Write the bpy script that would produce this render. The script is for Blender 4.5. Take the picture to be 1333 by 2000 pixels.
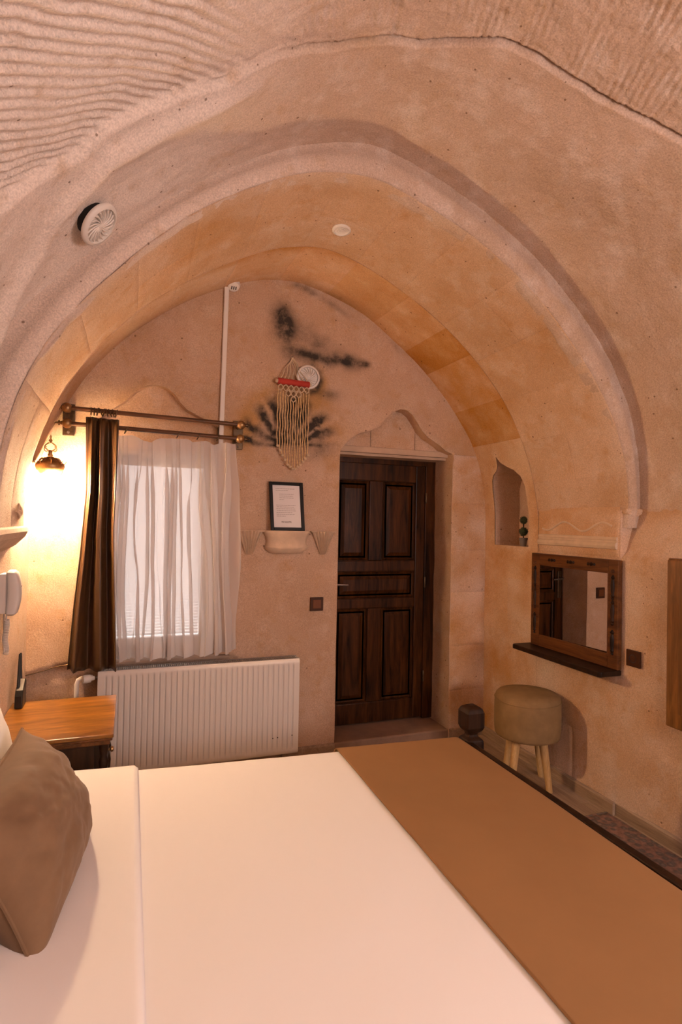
import bpy, bmesh, math, random
import numpy as np
from mathutils import Vector, Matrix
from mathutils.geometry import delaunay_2d_cdt

random.seed(7)
rng = np.random.default_rng(11)
PI = math.pi
for o in list(bpy.data.objects):
    bpy.data.objects.remove(o)
SC = bpy.context.scene
COL = SC.collection

# ------------------------------------------------------------------ camera
CAM_H = 1.55
YAW, PITCH, ROLL = math.radians(20.3), math.radians(0.95), 0.02
fw = Vector((math.sin(YAW) * math.cos(PITCH), math.cos(YAW) * math.cos(PITCH), math.sin(PITCH)))
rt = Vector((math.cos(YAW), -math.sin(YAW), 0.0))
up = rt.cross(fw)
rt2 = rt * math.cos(ROLL) + up * math.sin(ROLL)
up2 = up * math.cos(ROLL) - rt * math.sin(ROLL)
cam_data = bpy.data.cameras.new('camera')
cam_data.sensor_fit = 'VERTICAL'
cam_data.sensor_height = 36.0
cam_data.lens = 20.0
cam_data.clip_start = 0.02
cam = bpy.data.objects.new('camera', cam_data)
COL.objects.link(cam)
M3 = Matrix((rt2, up2, -fw)).transposed()
cam.matrix_world = Matrix.Translation((0, 0, CAM_H)) @ M3.to_4x4()
SC.camera = cam

# ------------------------------------------------------------------ world, light, exposure
W = bpy.data.worlds.new('overcast_sky')
SC.world = W
W.use_nodes = True
bgn = W.node_tree.nodes['Background']
bgn.inputs['Color'].default_value = (1.0, 0.90, 0.86, 1)
bgn.inputs['Strength'].default_value = 4.0
SC.cycles.adaptive_threshold = 0.03
SC.cycles.use_light_tree = False
SC.cycles.max_bounces = 8
SC.cycles.diffuse_bounces = 4
SC.cycles.glossy_bounces = 3
SC.cycles.transmission_bounces = 4
SC.cycles.transparent_max_bounces = 6


def light(name, kind, loc, energy, color, **kw):
    l = bpy.data.lights.new(name, kind)
    l.energy = energy
    l.color = color
    for k, v in kw.items():
        setattr(l, k, v)
    o = bpy.data.objects.new(name, l)
    o.location = loc
    COL.objects.link(o)
    return o


SC.view_settings.view_transform = 'Standard'
SC.view_settings.look = 'None'
SC.view_settings.gamma = 1.0
SC.view_settings.use_curve_mapping = False
SC.view_settings.exposure = -0.15
SCONCE_L = 1250.0
FILL_COL, FILL_STR = (0.97, 0.83, 0.83), 42.0
SCONCE_COL = (1.0, 0.64, 0.36)

# ------------------------------------------------------------------ noise (numpy)
_perm = rng.permutation(256)
_perm = np.concatenate([_perm, _perm, _perm])
_grad = rng.normal(size=(256, 3))
_grad /= np.linalg.norm(_grad, axis=1)[:, None]


def perlin(p):
    p = np.asarray(p, float)
    i = np.floor(p).astype(int)
    f = p - i
    i &= 255
    u = f * f * f * (f * (f * 6 - 15) + 10)
    out = 0
    for dx in (0, 1):
        for dy in (0, 1):
            for dz in (0, 1):
                h = _perm[_perm[_perm[i[:, 0] + dx] + i[:, 1] + dy] + i[:, 2] + dz]
                g = _grad[h]
                d = (g * (f - np.array([dx, dy, dz]))).sum(1)
                w = (u[:, 0] if dx else 1 - u[:, 0]) * (u[:, 1] if dy else 1 - u[:, 1]) * (u[:, 2] if dz else 1 - u[:, 2])
                out = out + w * d
    return out


def fbm(p, scale=1.0, octv=3, off=0.0):
    p = np.asarray(p, float) * scale + off
    a, s = 1.0, 0.0
    for k in range(octv):
        s = s + a * perlin(p * 2 ** k + 17.3 * k)
        a *= 0.5
    return s


def sstep(a, b, x):
    t = np.clip((x - a) / (b - a), 0, 1)
    return t * t * (3 - 2 * t)


# ------------------------------------------------------------------ materials
def new_mat(name):
    m = bpy.data.materials.new(name)
    m.use_nodes = True
    nt = m.node_tree
    b = nt.nodes['Principled BSDF']
    return m, nt, b


def N(nt, typ, **kw):
    n = nt.nodes.new(typ)
    for k, v in kw.items():
        if k == 'op':
            n.operation = v
        elif k == 'blend':
            n.blend_type = v
        else:
            s = n.inputs[k] if not isinstance(k, int) else n.inputs[k]
            s.default_value = v
    return n


def noise_n(nt, scale, detail=4, rough=0.55, vec=None, dist=0.0):
    n = nt.nodes.new('ShaderNodeTexNoise')
    n.inputs['Scale'].default_value = scale
    n.inputs['Detail'].default_value = detail
    n.inputs['Roughness'].default_value = rough
    n.inputs['Distortion'].default_value = dist
    if vec is not None:
        nt.links.new(vec, n.inputs['Vector'])
    return n


def ramp_n(nt, fac, stops):
    r = nt.nodes.new('ShaderNodeValToRGB')
    e = r.color_ramp.elements
    while len(e) < len(stops):
        e.new(0.5)
    for i, (p, c) in enumerate(stops):
        e[i].position = p
        e[i].color = (c, c, c, 1) if isinstance(c, (int, float)) else (*c, 1)
    nt.links.new(fac, r.inputs['Fac'])
    return r


def mix_n(nt, fac, a, b, blend='MIX'):
    m = nt.nodes.new('ShaderNodeMix')
    m.data_type = 'RGBA'
    m.blend_type = blend
    for sock, val in ((m.inputs[0], fac), (m.inputs[6], a), (m.inputs[7], b)):
        if isinstance(val, (int, float)):
            sock.default_value = val
        elif isinstance(val, tuple):
            sock.default_value = (*val, 1)
        else:
            nt.links.new(val, sock)
    return m.outputs[2]


def math_n(nt, op, a, b=None, clamp=False):
    m = nt.nodes.new('ShaderNodeMath')
    m.operation = op
    m.use_clamp = clamp
    for i, v in enumerate((a, b)):
        if v is None:
            continue
        if isinstance(v, (int, float)):
            m.inputs[i].default_value = v
        else:
            nt.links.new(v, m.inputs[i])
    return m.outputs[0]


def attr_n(nt, name):
    a = nt.nodes.new('ShaderNodeAttribute')
    a.attribute_name = name
    return a.outputs['Fac']


def bump_n(nt, h, strength, dist, prev=None):
    b = nt.nodes.new('ShaderNodeBump')
    b.inputs['Strength'].default_value = strength
    b.inputs['Distance'].default_value = dist
    nt.links.new(h, b.inputs['Height'])
    if prev is not None:
        nt.links.new(prev, b.inputs['Normal'])
    return b.outputs['Normal']


def stone_mat(name, ca, cb, cpale, cochre, fine=1.0):
    m, nt, b = new_mat(name)
    L = nt.links.new
    pos = nt.nodes.new('ShaderNodeNewGeometry').outputs['Position']
    n1 = noise_n(nt, 2.3, 4, 0.6, pos)
    r1 = ramp_n(nt, n1.outputs['Fac'], [(0.32, ca), (0.68, cb)])
    n2 = noise_n(nt, 7.0, 4, 0.65, pos)
    r2 = ramp_n(nt, n2.outputs['Fac'], [(0.50, 0.0), (0.72, 0.55)])
    c = mix_n(nt, r2.outputs['Color'], r1.outputs['Color'], cpale)
    # pale attribute
    c = mix_n(nt, math_n(nt, 'MULTIPLY', attr_n(nt, 'pale'), 1.0, True), c, cpale)
    # ochre weathering, broken up by noise
    n3 = noise_n(nt, 4.5, 5, 0.62, pos)
    r3 = ramp_n(nt, n3.outputs['Fac'], [(0.30, 0.0), (0.62, 1.0)])
    oc = math_n(nt, 'MULTIPLY', attr_n(nt, 'ochre'), r3.outputs['Color'], True)
    c = mix_n(nt, oc, c, cochre)
    # scattered faint ochre everywhere
    n4 = noise_n(nt, 11.0, 3, 0.6, pos)
    r4 = ramp_n(nt, n4.outputs['Fac'], [(0.56, 0.0), (0.78, 0.5)])
    c = mix_n(nt, r4.outputs['Color'], c, cochre)
    # fine grain
    n5 = noise_n(nt, 160.0, 1, 0.7, pos)
    r5 = ramp_n(nt, n5.outputs['Fac'], [(0.25, 0.78), (0.75, 1.13)])
    c = mix_n(nt, 1.0, c, r5.outputs['Color'], 'MULTIPLY')
    # small pits
    v = nt.nodes.new('ShaderNodeTexVoronoi')
    v.inputs['Scale'].default_value = 26.0
    L(pos, v.inputs['Vector'])
    sep = nt.nodes.new('ShaderNodeSeparateColor')
    L(v.outputs['Color'], sep.inputs[0])
    thr = math_n(nt, 'MULTIPLY', math_n(nt, 'SUBTRACT', sep.outputs[0], 0.72), 0.55)
    pit = math_n(nt, 'LESS_THAN', v.outputs['Distance'], thr)
    c = mix_n(nt, math_n(nt, 'MULTIPLY', pit, 0.72), c, (0.13, 0.07, 0.035))
    # sooty stains, plus shade painted on the arch face
    n6 = noise_n(nt, 9.0, 5, 0.7, pos)
    r6 = ramp_n(nt, n6.outputs['Fac'], [(0.30, 0.55), (0.60, 1.3)])
    so = math_n(nt, 'MULTIPLY', attr_n(nt, 'soot_shade'), r6.outputs['Color'], True)
    c = mix_n(nt, so, c, (0.045, 0.038, 0.032))
    oi = nt.nodes.new('ShaderNodeObjectInfo')
    c = mix_n(nt, 1.0, c, oi.outputs['Color'], 'MULTIPLY')
    L(c, b.inputs['Base Color'])
    b.inputs['Roughness'].default_value = 0.9
    b.inputs['Specular IOR Level'].default_value = 0.15
    n7 = noise_n(nt, 95.0, 3, 0.7, pos)
    nrm = bump_n(nt, n7.outputs['Fac'], 0.48 * fine, 0.007)
    L(nrm, b.inputs['Normal'])
    return m


def simple(name, col, rough=0.5, metal=0.0, bump=None, spec=0.5, sheen=0.0, var=0.0, vscale=6.0, coat=0.0):
    m, nt, b = new_mat(name)
    b.inputs['Base Color'].default_value = (*col, 1)
    b.inputs['Roughness'].default_value = rough
    b.inputs['Metallic'].default_value = metal
    b.inputs['Specular IOR Level'].default_value = spec
    b.inputs['Sheen Weight'].default_value = sheen
    b.inputs['Coat Weight'].default_value = coat
    tc = nt.nodes.new('ShaderNodeTexCoord').outputs['Object']
    if var:
        n = noise_n(nt, vscale, 5, 0.6, tc)
        r = ramp_n(nt, n.outputs['Fac'], [(0.3, 1 - var), (0.7, 1 + var)])
        nt.links.new(mix_n(nt, 1.0, col, r.outputs['Color'], 'MULTIPLY'), b.inputs['Base Color'])
    if bump:
        n = noise_n(nt, bump[0], 4, 0.6, tc)
        nt.links.new(bump_n(nt, n.outputs['Fac'], bump[1], bump[2]), b.inputs['Normal'])
    return m


def wood(name, dark, light_, axis, scale=1.0, rough=0.35, coat=0.3, streak=9.0, lo=0.35, hi=0.7):
    """grain runs along `axis` (0,1,2)"""
    m, nt, b = new_mat(name)
    tc = nt.nodes.new('ShaderNodeTexCoord').outputs['Object']
    mp = nt.nodes.new('ShaderNodeMapping')
    s = [streak * scale] * 3
    s[axis] = 0.9 * scale
    mp.inputs['Scale'].default_value = s
    nt.links.new(tc, mp.inputs['Vector'])
    oi = nt.nodes.new('ShaderNodeObjectInfo')
    vm = nt.nodes.new('ShaderNodeVectorMath')
    vm.operation = 'ADD'
    nt.links.new(mp.outputs[0], vm.inputs[0])
    nt.links.new(math_n(nt, 'MULTIPLY', oi.outputs['Random'], 37.0), vm.inputs[1])
    n = noise_n(nt, 1.6, 7, 0.62, vm.outputs[0], 1.4)
    r = ramp_n(nt, n.outputs['Fac'], [(lo, dark), (hi, light_)])
    n2 = noise_n(nt, 14.0, 3, 0.6, vm.outputs[0])
    r2 = ramp_n(nt, n2.outputs['Fac'], [(0.3, 0.75), (0.7, 1.1)])
    c = mix_n(nt, 1.0, r.outputs['Color'], r2.outputs['Color'], 'MULTIPLY')
    c = mix_n(nt, 1.0, c, oi.outputs['Color'], 'MULTIPLY')
    nt.links.new(c, b.inputs['Base Color'])
    b.inputs['Roughness'].default_value = rough
    b.inputs['Coat Weight'].default_value = coat
    b.inputs['Coat Roughness'].default_value = 0.25
    b.inputs['Specular IOR Level'].default_value = 0.18
    nt.links.new(bump_n(nt, n2.outputs['Fac'], 0.12, 0.002), b.inputs['Normal'])
    return m


CA, CB = (0.65, 0.44, 0.30), (0.56, 0.365, 0.23)
CP, CO = (0.70, 0.56, 0.46), (0.49, 0.255, 0.085)
M_STONE = stone_mat('tuff_stone', CA, CB, CP, CO)
M_LUN = stone_mat('lunette_plaster', (0.59, 0.41, 0.295), (0.52, 0.35, 0.24), (0.65, 0.49, 0.38), (0.47, 0.27, 0.11))
M_CEIL = stone_mat('hewn_rock', (0.58, 0.415, 0.31), (0.50, 0.345, 0.245), (0.77, 0.66, 0.585), (0.48, 0.30, 0.15), 1.2)
M_DOORW = wood('door_wood', (0.012, 0.004, 0.0012), (0.095, 0.031, 0.007), 2, 1.0, 0.3, 0.0)
M_DARKW = wood('dark_walnut_wood', (0.009, 0.004, 0.0018), (0.036, 0.015, 0.006), 2, 1.0, 0.46, 0.02)
M_MIRW = wood('mirror_frame_wood', (0.060, 0.020, 0.006), (0.17, 0.062, 0.018), 1, 1.0, 0.4, 0.1)
M_HONEY = wood('honey_table_wood', (0.15, 0.052, 0.008), (0.40, 0.175, 0.03), 0, 1.3, 0.28, 0.5, 6.0)
M_CABW = wood('cabinet_wood', (0.13, 0.05, 0.012), (0.30, 0.13, 0.035), 2, 1.0, 0.4, 0.3)
M_LEGW = wood('pale_leg_wood', (0.42, 0.24, 0.09), (0.60, 0.38, 0.17), 2, 2.0, 0.5, 0.1)
M_FLOOR = wood('laminate_floor', (0.25, 0.165, 0.105), (0.44, 0.315, 0.21), 1, 1.0, 0.45, 0.15, 12.0, 0.3, 0.75)
M_THRESH = simple('threshold_stone', (0.23, 0.135, 0.085), 0.8, bump=(60, 0.3, 0.004), var=0.2)
M_LINTEL = simple('lintel_stone', (0.52, 0.37, 0.26), 0.85, bump=(60, 0.3, 0.004), var=0.15)
M_WHITE_CLOTH = simple('white_cotton', (0.82, 0.80, 0.80), 0.85, bump=(420, 0.08, 0.001), sheen=0.1)
M_PILLOWW = simple('white_pillow_cotton', (0.80, 0.77, 0.74), 0.85, bump=(380, 0.1, 0.001), sheen=0.1)
M_TAN = simple('tan_blanket_cloth', (0.285, 0.152, 0.064), 0.85, bump=(500, 0.2, 0.001), spec=0.2, var=0.06, vscale=3)
M_CUSH = simple('taupe_velvet', (0.20, 0.120, 0.066), 0.8, bump=(300, 0.15, 0.001), spec=0.2, sheen=0.12, var=0.12, vscale=9)
M_STOOLF = simple('taupe_stool_velvet', (0.225, 0.138, 0.062), 0.88, bump=(300, 0.15, 0.001), spec=0.1, var=0.14, vscale=11)
M_RAD = simple('white_enamel', (0.72, 0.66, 0.60), 0.35, spec=0.4)
M_GRILL = simple('grey_grille_metal', (0.26, 0.23, 0.2), 0.5, 0.4)
M_PLAST = simple('white_plastic', (0.74, 0.68, 0.62), 0.45)
M_GREYP = simple('grey_plastic', (0.60, 0.56, 0.53), 0.45)
M_BRONZE = simple('dark_bronze', (0.10, 0.062, 0.032), 0.38, 0.75, var=0.2, vscale=40)
M_BRASS = simple('aged_brass', (0.34, 0.20, 0.09), 0.38, 0.85, var=0.25, vscale=60)
M_RODW = wood('rod_brown_wood', (0.055, 0.022, 0.010), (0.14, 0.06, 0.025), 0, 1.0, 0.4, 0.3)
M_BLACK = simple('black_frame', (0.010, 0.008, 0.006), 0.35, spec=0.12)
M_BLACKP = simple('black_plastic', (0.012, 0.012, 0.012), 0.28)
M_SATIN = simple('dark_satin', (0.062, 0.031, 0.012), 0.36, spec=0.45, bump=(350, 0.08, 0.001))
M_SWITCH = simple('brown_switch', (0.055, 0.020, 0.008), 0.4, spec=0.15)
M_SWITCH2 = simple('brown_switch_key', (0.14, 0.046, 0.014), 0.35, spec=0.2)
M_RED = simple('red_wound_cord', (0.42, 0.035, 0.02), 0.8, bump=(200, 0.4, 0.002))
M_SHELL = simple('shell_beads', (0.62, 0.42, 0.20), 0.5, var=0.3, vscale=80)
M_ROPE = simple('beige_cord', (0.58, 0.44, 0.29), 0.85)
M_PAPER = simple('paper', (0.74, 0.70, 0.69), 0.7)
M_INK = simple('grey_print', (0.36, 0.32, 0.31), 0.8)
M_LEAF = simple('topiary_leaf', (0.028, 0.042, 0.014), 0.7, var=0.5, vscale=60)
M_POT = simple('grey_pot', (0.16, 0.13, 0.115), 0.6)
M_SILL = simple('grey_sill_stone', (0.30, 0.215, 0.16), 0.9, bump=(60, 0.4, 0.004), var=0.2)
M_CARVE = simple('carved_stone', (0.60, 0.45, 0.32), 0.85, bump=(80, 0.35, 0.004), var=0.12, vscale=14)
M_HOLE = simple('dark_hole', (0.01, 0.009, 0.008), 0.9)
M_METAL = simple('dull_steel', (0.22, 0.18, 0.15), 0.4, 0.8)
M_WINF = simple('white_window_frame', (0.75, 0.73, 0.72), 0.4)

M_MIRROR, _nt, _b = new_mat('mirror_glass')
_b.inputs['Base Color'].default_value = (0.80, 0.79, 0.78, 1)
_b.inputs['Metallic'].default_value = 1.0
_b.inputs['Roughness'].default_value = 0.0


def translucent_mat(name, col, transp, trans):
    m, nt, b = new_mat(name)
    out = nt.nodes['Material Output']
    d = nt.nodes.new('ShaderNodeBsdfDiffuse')
    d.inputs['Color'].default_value = (*col, 1)
    t = nt.nodes.new('ShaderNodeBsdfTranslucent')
    t.inputs['Color'].default_value = (*col, 1)
    p = nt.nodes.new('ShaderNodeBsdfTransparent')
    a = nt.nodes.new('ShaderNodeMixShader')
    a.inputs[0].default_value = trans
    c = nt.nodes.new('ShaderNodeMixShader')
    c.inputs[0].default_value = transp
    nt.links.new(d.outputs[0], a.inputs[1])
    nt.links.new(t.outputs[0], a.inputs[2])
    nt.links.new(a.outputs[0], c.inputs[1])
    nt.links.new(p.outputs[0], c.inputs[2])
    nt.links.new(c.outputs[0], out.inputs['Surface'])
    nt.nodes.remove(b)
    return m


M_SHEER = translucent_mat('sheer_voile', (0.82, 0.76, 0.72), 0.35, 0.40)
M_BLIND = translucent_mat('blind_fabric', (0.86, 0.84, 0.84), 0.06, 0.55)
M_GLASS, _nt, _b = new_mat('window_glass')
_b.inputs['Base Color'].default_value = (1, 1, 1, 1)
_b.inputs['Transmission Weight'].default_value = 1.0
_b.inputs['Roughness'].default_value = 0.0
_b.inputs['IOR'].default_value = 1.02

M_GLOBE, _nt, _b = new_mat('lit_globe')
_b.inputs['Base Color'].default_value = (1, 0.9, 0.75, 1)
_b.inputs['Emission Color'].default_value = (*SCONCE_COL, 1)
_b.inputs['Emission Strength'].default_value = SCONCE_L

# rug
M_RUG, _nt, _b = new_mat('faded_rug')
_tc = _nt.nodes.new('ShaderNodeTexCoord').outputs['Object']
_v = _nt.nodes.new('ShaderNodeTexVoronoi')
_v.inputs['Scale'].default_value = 26
_nt.links.new(_tc, _v.inputs['Vector'])
_n = noise_n(_nt, 40, 5, 0.7, _tc)
_r = ramp_n(_nt, _v.outputs['Distance'], [(0.1, (0.16, 0.105, 0.075)), (0.35, (0.085, 0.065, 0.052)), (0.6, (0.20, 0.10, 0.065))])
_r2 = ramp_n(_nt, _n.outputs['Fac'], [(0.3, 0.55), (0.7, 1.35)])
_nt.links.new(mix_n(_nt, 1.0, _r.outputs['Color'], _r2.outputs['Color'], 'MULTIPLY'), _b.inputs['Base Color'])
_b.inputs['Roughness'].default_value = 0.95
_nt.links.new(bump_n(_nt, _n.outputs['Fac'], 0.4, 0.004), _b.inputs['Normal'])


# ------------------------------------------------------------------ object helpers
def mesh_obj(name, verts, faces, mat, parent=None, smooth=True, loc=None, attrs=None):
    """verts in world coordinates; the object's origin is its thing's base"""
    v = np.asarray(verts, float)
    base = Vector(loc) if loc is not None else (Vector(parent['_base']) if parent is not None and '_base' in parent else Vector((0, 0, 0)))
    v = v - np.array(base)
    me = bpy.data.meshes.new(name)
    me.from_pydata(v.tolist(), [], [list(map(int, f)) for f in faces])
    if attrs:
        for k, a in attrs.items():
            at = me.attributes.new(k, 'FLOAT', 'POINT')
            at.data.foreach_set('value', np.asarray(a, np.float32))
    if smooth:
        me.polygons.foreach_set('use_smooth', [True] * len(me.polygons))
    me.materials.append(mat)
    me.update()
    o = bpy.data.objects.new(name, me)
    COL.objects.link(o)
    if parent is not None:
        o.parent = parent
        if '_base' in parent:
            o['_base'] = parent['_base']
    else:
        o.location = base
        o['_base'] = tuple(base)
    return o


def thing(name, label, cat, loc, group=None, kind=None):
    o = bpy.data.objects.new(name, None)
    o.empty_display_size = 0.05
    o.location = loc
    COL.objects.link(o)
    o['_base'] = tuple(loc)
    tag(o, label, cat, group, kind)
    return o


def tag(o, label=None, cat=None, group=None, kind=None):
    if label:
        o['label'] = label
    if cat:
        o['category'] = cat
    if group:
        o['group'] = group
    if kind:
        o['kind'] = kind
    return o


def bevel(o, w, seg=2, ang=40):
    m = o.modifiers.new('bevel', 'BEVEL')
    m.width = w
    m.segments = seg
    m.limit_method = 'ANGLE'
    m.angle_limit = math.radians(ang)
    return o


class MB:
    def __init__(s):
        s.v = []
        s.f = []

    def add(s, vs, fs):
        n = len(s.v)
        s.v += [tuple(map(float, p)) for p in vs]
        s.f += [[i + n for i in f] for f in fs]
        return s

    def box(s, a, b):
        x0, y0, z0 = a
        x1, y1, z1 = b
        vs = [(x0, y0, z0), (x1, y0, z0), (x1, y1, z0), (x0, y1, z0), (x0, y0, z1), (x1, y0, z1), (x1, y1, z1), (x0, y1, z1)]
        fs = [(0, 3, 2, 1), (4, 5, 6, 7), (0, 1, 5, 4), (1, 2, 6, 5), (2, 3, 7, 6), (3, 0, 4, 7)]
        return s.add(vs, fs)

    def lathe(s, prof, c, axis=(0, 0, 1), n=20, cap=True):
        """prof: list of (radius, height along axis from c)"""
        ax = Vector(axis).normalized()
        e1 = ax.orthogonal().normalized()
        e2 = ax.cross(e1)
        c = Vector(c)
        vs, fs = [], []
        for r, h in prof:
            for k in range(n):
                a = 2 * PI * k / n
                vs.append(c + ax * h + (e1 * math.cos(a) + e2 * math.sin(a)) * max(r, 1e-5))
        for i in range(len(prof) - 1):
            for k in range(n):
                a, b = i * n + k, i * n + (k + 1) % n
                fs.append((a, b, b + n, a + n))
        if cap:
            fs.append(list(range(n))[::-1])
            fs.append([(len(prof) - 1) * n + k for k in range(n)])
        return s.add(vs, fs)

    def tube(s, pts, r, n=8, cap=True, closed=False):
        pts = [Vector(p) for p in pts]
        rs = r if isinstance(r, (list, tuple)) else [r] * len(pts)
        vs, fs = [], []
        prev = None
        m = len(pts)
        for i, p in enumerate(pts):
            if closed:
                d = pts[(i + 1) % m] - pts[i - 1]
            else:
                d = pts[min(i + 1, m - 1)] - pts[max(i - 1, 0)]
            d.normalize()
            if prev is None:
                e1 = d.orthogonal().normalized()
            else:
                e1 = (prev - d * prev.dot(d))
                e1 = e1.normalized() if e1.length > 1e-6 else d.orthogonal().normalized()
            prev = e1
            e2 = d.cross(e1)
            for k in range(n):
                a = 2 * PI * k / n
                vs.append(p + (e1 * math.cos(a) + e2 * math.sin(a)) * rs[i])
        rng_ = m if closed else m - 1
        for i in range(rng_):
            j = (i + 1) % m
            for k in range(n):
                fs.append((i * n + k, i * n + (k + 1) % n, j * n + (k + 1) % n, j * n + k))
        if cap and not closed:
            fs.append(list(range(n))[::-1])
            fs.append([(m - 1) * n + k for k in range(n)])
        return s.add(vs, fs)

    def ball(s, c, r, n=12, sq=(1, 1, 1)):
        vs, fs = [], []
        rings = n // 2
        for i in range(rings + 1):
            t = PI * i / rings
            for k in range(n):
                a = 2 * PI * k / n
                vs.append((c[0] + r * sq[0] * math.sin(t) * math.cos(a), c[1] + r * sq[1] * math.sin(t) * math.sin(a), c[2] + r * sq[2] * math.cos(t)))
        for i in range(rings):
            for k in range(n):
                a, b = i * n + k, i * n + (k + 1) % n
                fs.append((a, a + n, b + n, b))
        return s.add(vs, fs)

    def prism(s, poly, fn, d0, d1):
        """poly (a,b) list; fn(a,b,d)->xyz; extruded d0..d1, capped"""
        n = len(poly)
        vs = [fn(a, b, d0) for a, b in poly] + [fn(a, b, d1) for a, b in poly]
        fs = [(i, (i + 1) % n, (i + 1) % n + n, i + n) for i in range(n)]
        fs += [list(range(n))[::-1], list(range(n, 2 * n))]
        return s.add(vs, fs)

    def build(s, name, mat, parent=None, smooth=False, loc=None):
        o = mesh_obj(name, s.v, s.f, mat, parent, smooth, loc)
        bm = bmesh.new()
        bm.from_mesh(o.data)
        bmesh.ops.remove_doubles(bm, verts=bm.verts, dist=2e-5)
        bmesh.ops.recalc_face_normals(bm, faces=bm.faces)
        bm.to_mesh(o.data)
        bm.free()
        if smooth:
            o.data.polygons.foreach_set('use_smooth', [True] * len(o.data.polygons))
            m = o.modifiers.new('edge', 'EDGE_SPLIT')
            m.split_angle = math.radians(48)
        return o


def grid_faces(nu, nv, flip=False):
    i, j = np.meshgrid(np.arange(nu - 1), np.arange(nv - 1), indexing='ij')
    a = (i * nv + j).ravel()
    f = np.stack([a, a + nv, a + nv + 1, a + 1], 1)
    return f[:, ::-1] if flip else f


def in_poly(x, y, poly):
    p = np.asarray(poly)
    x0, y0 = p[:, 0], p[:, 1]
    x1, y1 = np.roll(x0, -1), np.roll(y0, -1)
    ins = np.zeros(len(x), bool)
    for a, b, c, d in zip(x0, y0, x1, y1):
        cond = ((b > y) != (d > y))
        with np.errstate(divide='ignore', invalid='ignore'):
            xi = (c - a) * (y - b) / (d - b) + a
        ins ^= cond & (x < xi)
    return ins


def seg_dist(x, y, poly):
    p = np.asarray(poly)
    q = np.roll(p, -1, 0)
    best = np.full(len(x), 1e9)
    for (a, b), (c, d) in zip(p, q):
        L2 = (c - a) ** 2 + (d - b) ** 2 + 1e-12
        t = np.clip(((x - a) * (c - a) + (y - b) * (d - b)) / L2, 0, 1)
        best = np.minimum(best, np.hypot(x - a - t * (c - a), y - b - t * (d - b)))
    return best


def resample(poly, step):
    out = []
    n = len(poly)
    for i in range(n):
        a, b = np.array(poly[i]), np.array(poly[(i + 1) % n])
        k = max(1, int(np.ceil(np.hypot(*(b - a)) / step)))
        for t in range(k):
            out.append(tuple(a + (b - a) * t / k))
    return out


def cdt_region(outer, holes, res):
    """triangulated 2-D region with grid points inside"""
    outer = resample(outer, res)
    holes = [resample(h, res) for h in holes]
    o = np.array(outer)
    gx = np.arange(o[:, 0].min() + res / 2, o[:, 0].max(), res)
    gy = np.arange(o[:, 1].min() + res / 2, o[:, 1].max(), res)
    X, Y = np.meshgrid(gx, gy)
    X = X.ravel() + rng.uniform(-.15, .15, X.size) * res
    Y = Y.ravel() + rng.uniform(-.15, .15, Y.size) * res
    keep = in_poly(X, Y, outer) & (seg_dist(X, Y, outer) > res * .4)
    for h in holes:
        keep &= ~in_poly(X, Y, h) & (seg_dist(X, Y, h) > res * .4)
    pts = [Vector(p) for p in outer]
    edges = [(i, (i + 1) % len(outer)) for i in range(len(outer))]
    for h in holes:
        k = len(pts)
        pts += [Vector(p) for p in h]
        edges += [(k + i, k + (i + 1) % len(h)) for i in range(len(h))]
    pts += [Vector((a, b)) for a, b in zip(X[keep], Y[keep])]
    r = delaunay_2d_cdt(pts, edges, [], 0, 1e-6)
    V = np.array([(p.x, p.y) for p in r[0]])
    F = np.array([f for f in r[2] if len(f) == 3])
    c = V[F].mean(1)
    k = in_poly(c[:, 0], c[:, 1], outer)
    for h in holes:
        k &= ~in_poly(c[:, 0], c[:, 1], h)
    return V, F[k]


# ------------------------------------------------------------------ vault sections (cross-section of the cave room)
YB = 3.6                      # plane of the end wall
CXV, CZV = 0.98, 1.60         # springing centre
ARC = PI * 1.48
DEG = np.arange(0, 181, 10)
R0 = [1.505, 1.497, 1.478, 1.44, 1.415, 1.41, 1.42, 1.455, 1.485, 1.525, 1.51, 1.47, 1.452, 1.442, 1.444, 1.455, 1.47, 1.49, 1.51]
RIN = [1.505, 1.48, 1.455, 1.433, 1.41, 1.40, 1.40, 1.42, 1.46, 1.505, 1.475, 1.43, 1.41, 1.41, 1.42, 1.435, 1.46, 1.485, 1.51]
R1 = [1.503, 1.475, 1.45, 1.428, 1.402, 1.391, 1.391, 1.408, 1.447, 1.489, 1.46, 1.412, 1.384, 1.377, 1.380, 1.390, 1.415, 1.435, 1.45]
R2 = [1.525, 1.53, 1.51, 1.468, 1.438, 1.424, 1.42, 1.428, 1.45, 1.495, 1.482, 1.44, 1.408, 1.385, 1.378, 1.397, 1.42, 1.43, 1.44]
R3 = [1.62, 1.64, 1.65, 1.632, 1.605, 1.588, 1.583, 1.59, 1.617, 1.655, 1.61, 1.553, 1.506, 1.487, 1.49, 1.51, 1.54, 1.555, 1.56]


def smooth_r(R):
    d = np.arange(-12, 193)
    r = np.interp(d, DEG, R)
    k = np.hanning(13)
    k /= k.sum()
    rp = np.pad(r, 6, mode='edge')
    return d, np.convolve(rp, k, 'valid')


SR = {n: smooth_r(R) for n, R in dict(r0=R0, rin=RIN, r1=R1, r2=R2, r3=R3).items()}


def rad(n, deg):
    return np.interp(deg, *SR[n])


def sect(v, rfun):
    """v: distance along the section from the right-hand floor; rfun(deg)->radius. Returns x,z and inward normal"""
    v = np.asarray(v, float)
    deg = np.clip((v - CZV) / ARC * 180, 0, 180)
    r = rfun(deg)
    a = np.radians(deg)
    x = CXV + r * np.cos(a)
    z = CZV + r * np.sin(a)
    z = np.where(v < CZV, v, z)
    z = np.where(v > CZV + ARC, CZV - (v - CZV - ARC), z)
    return x, z, -np.cos(a), -np.sin(a)


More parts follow.
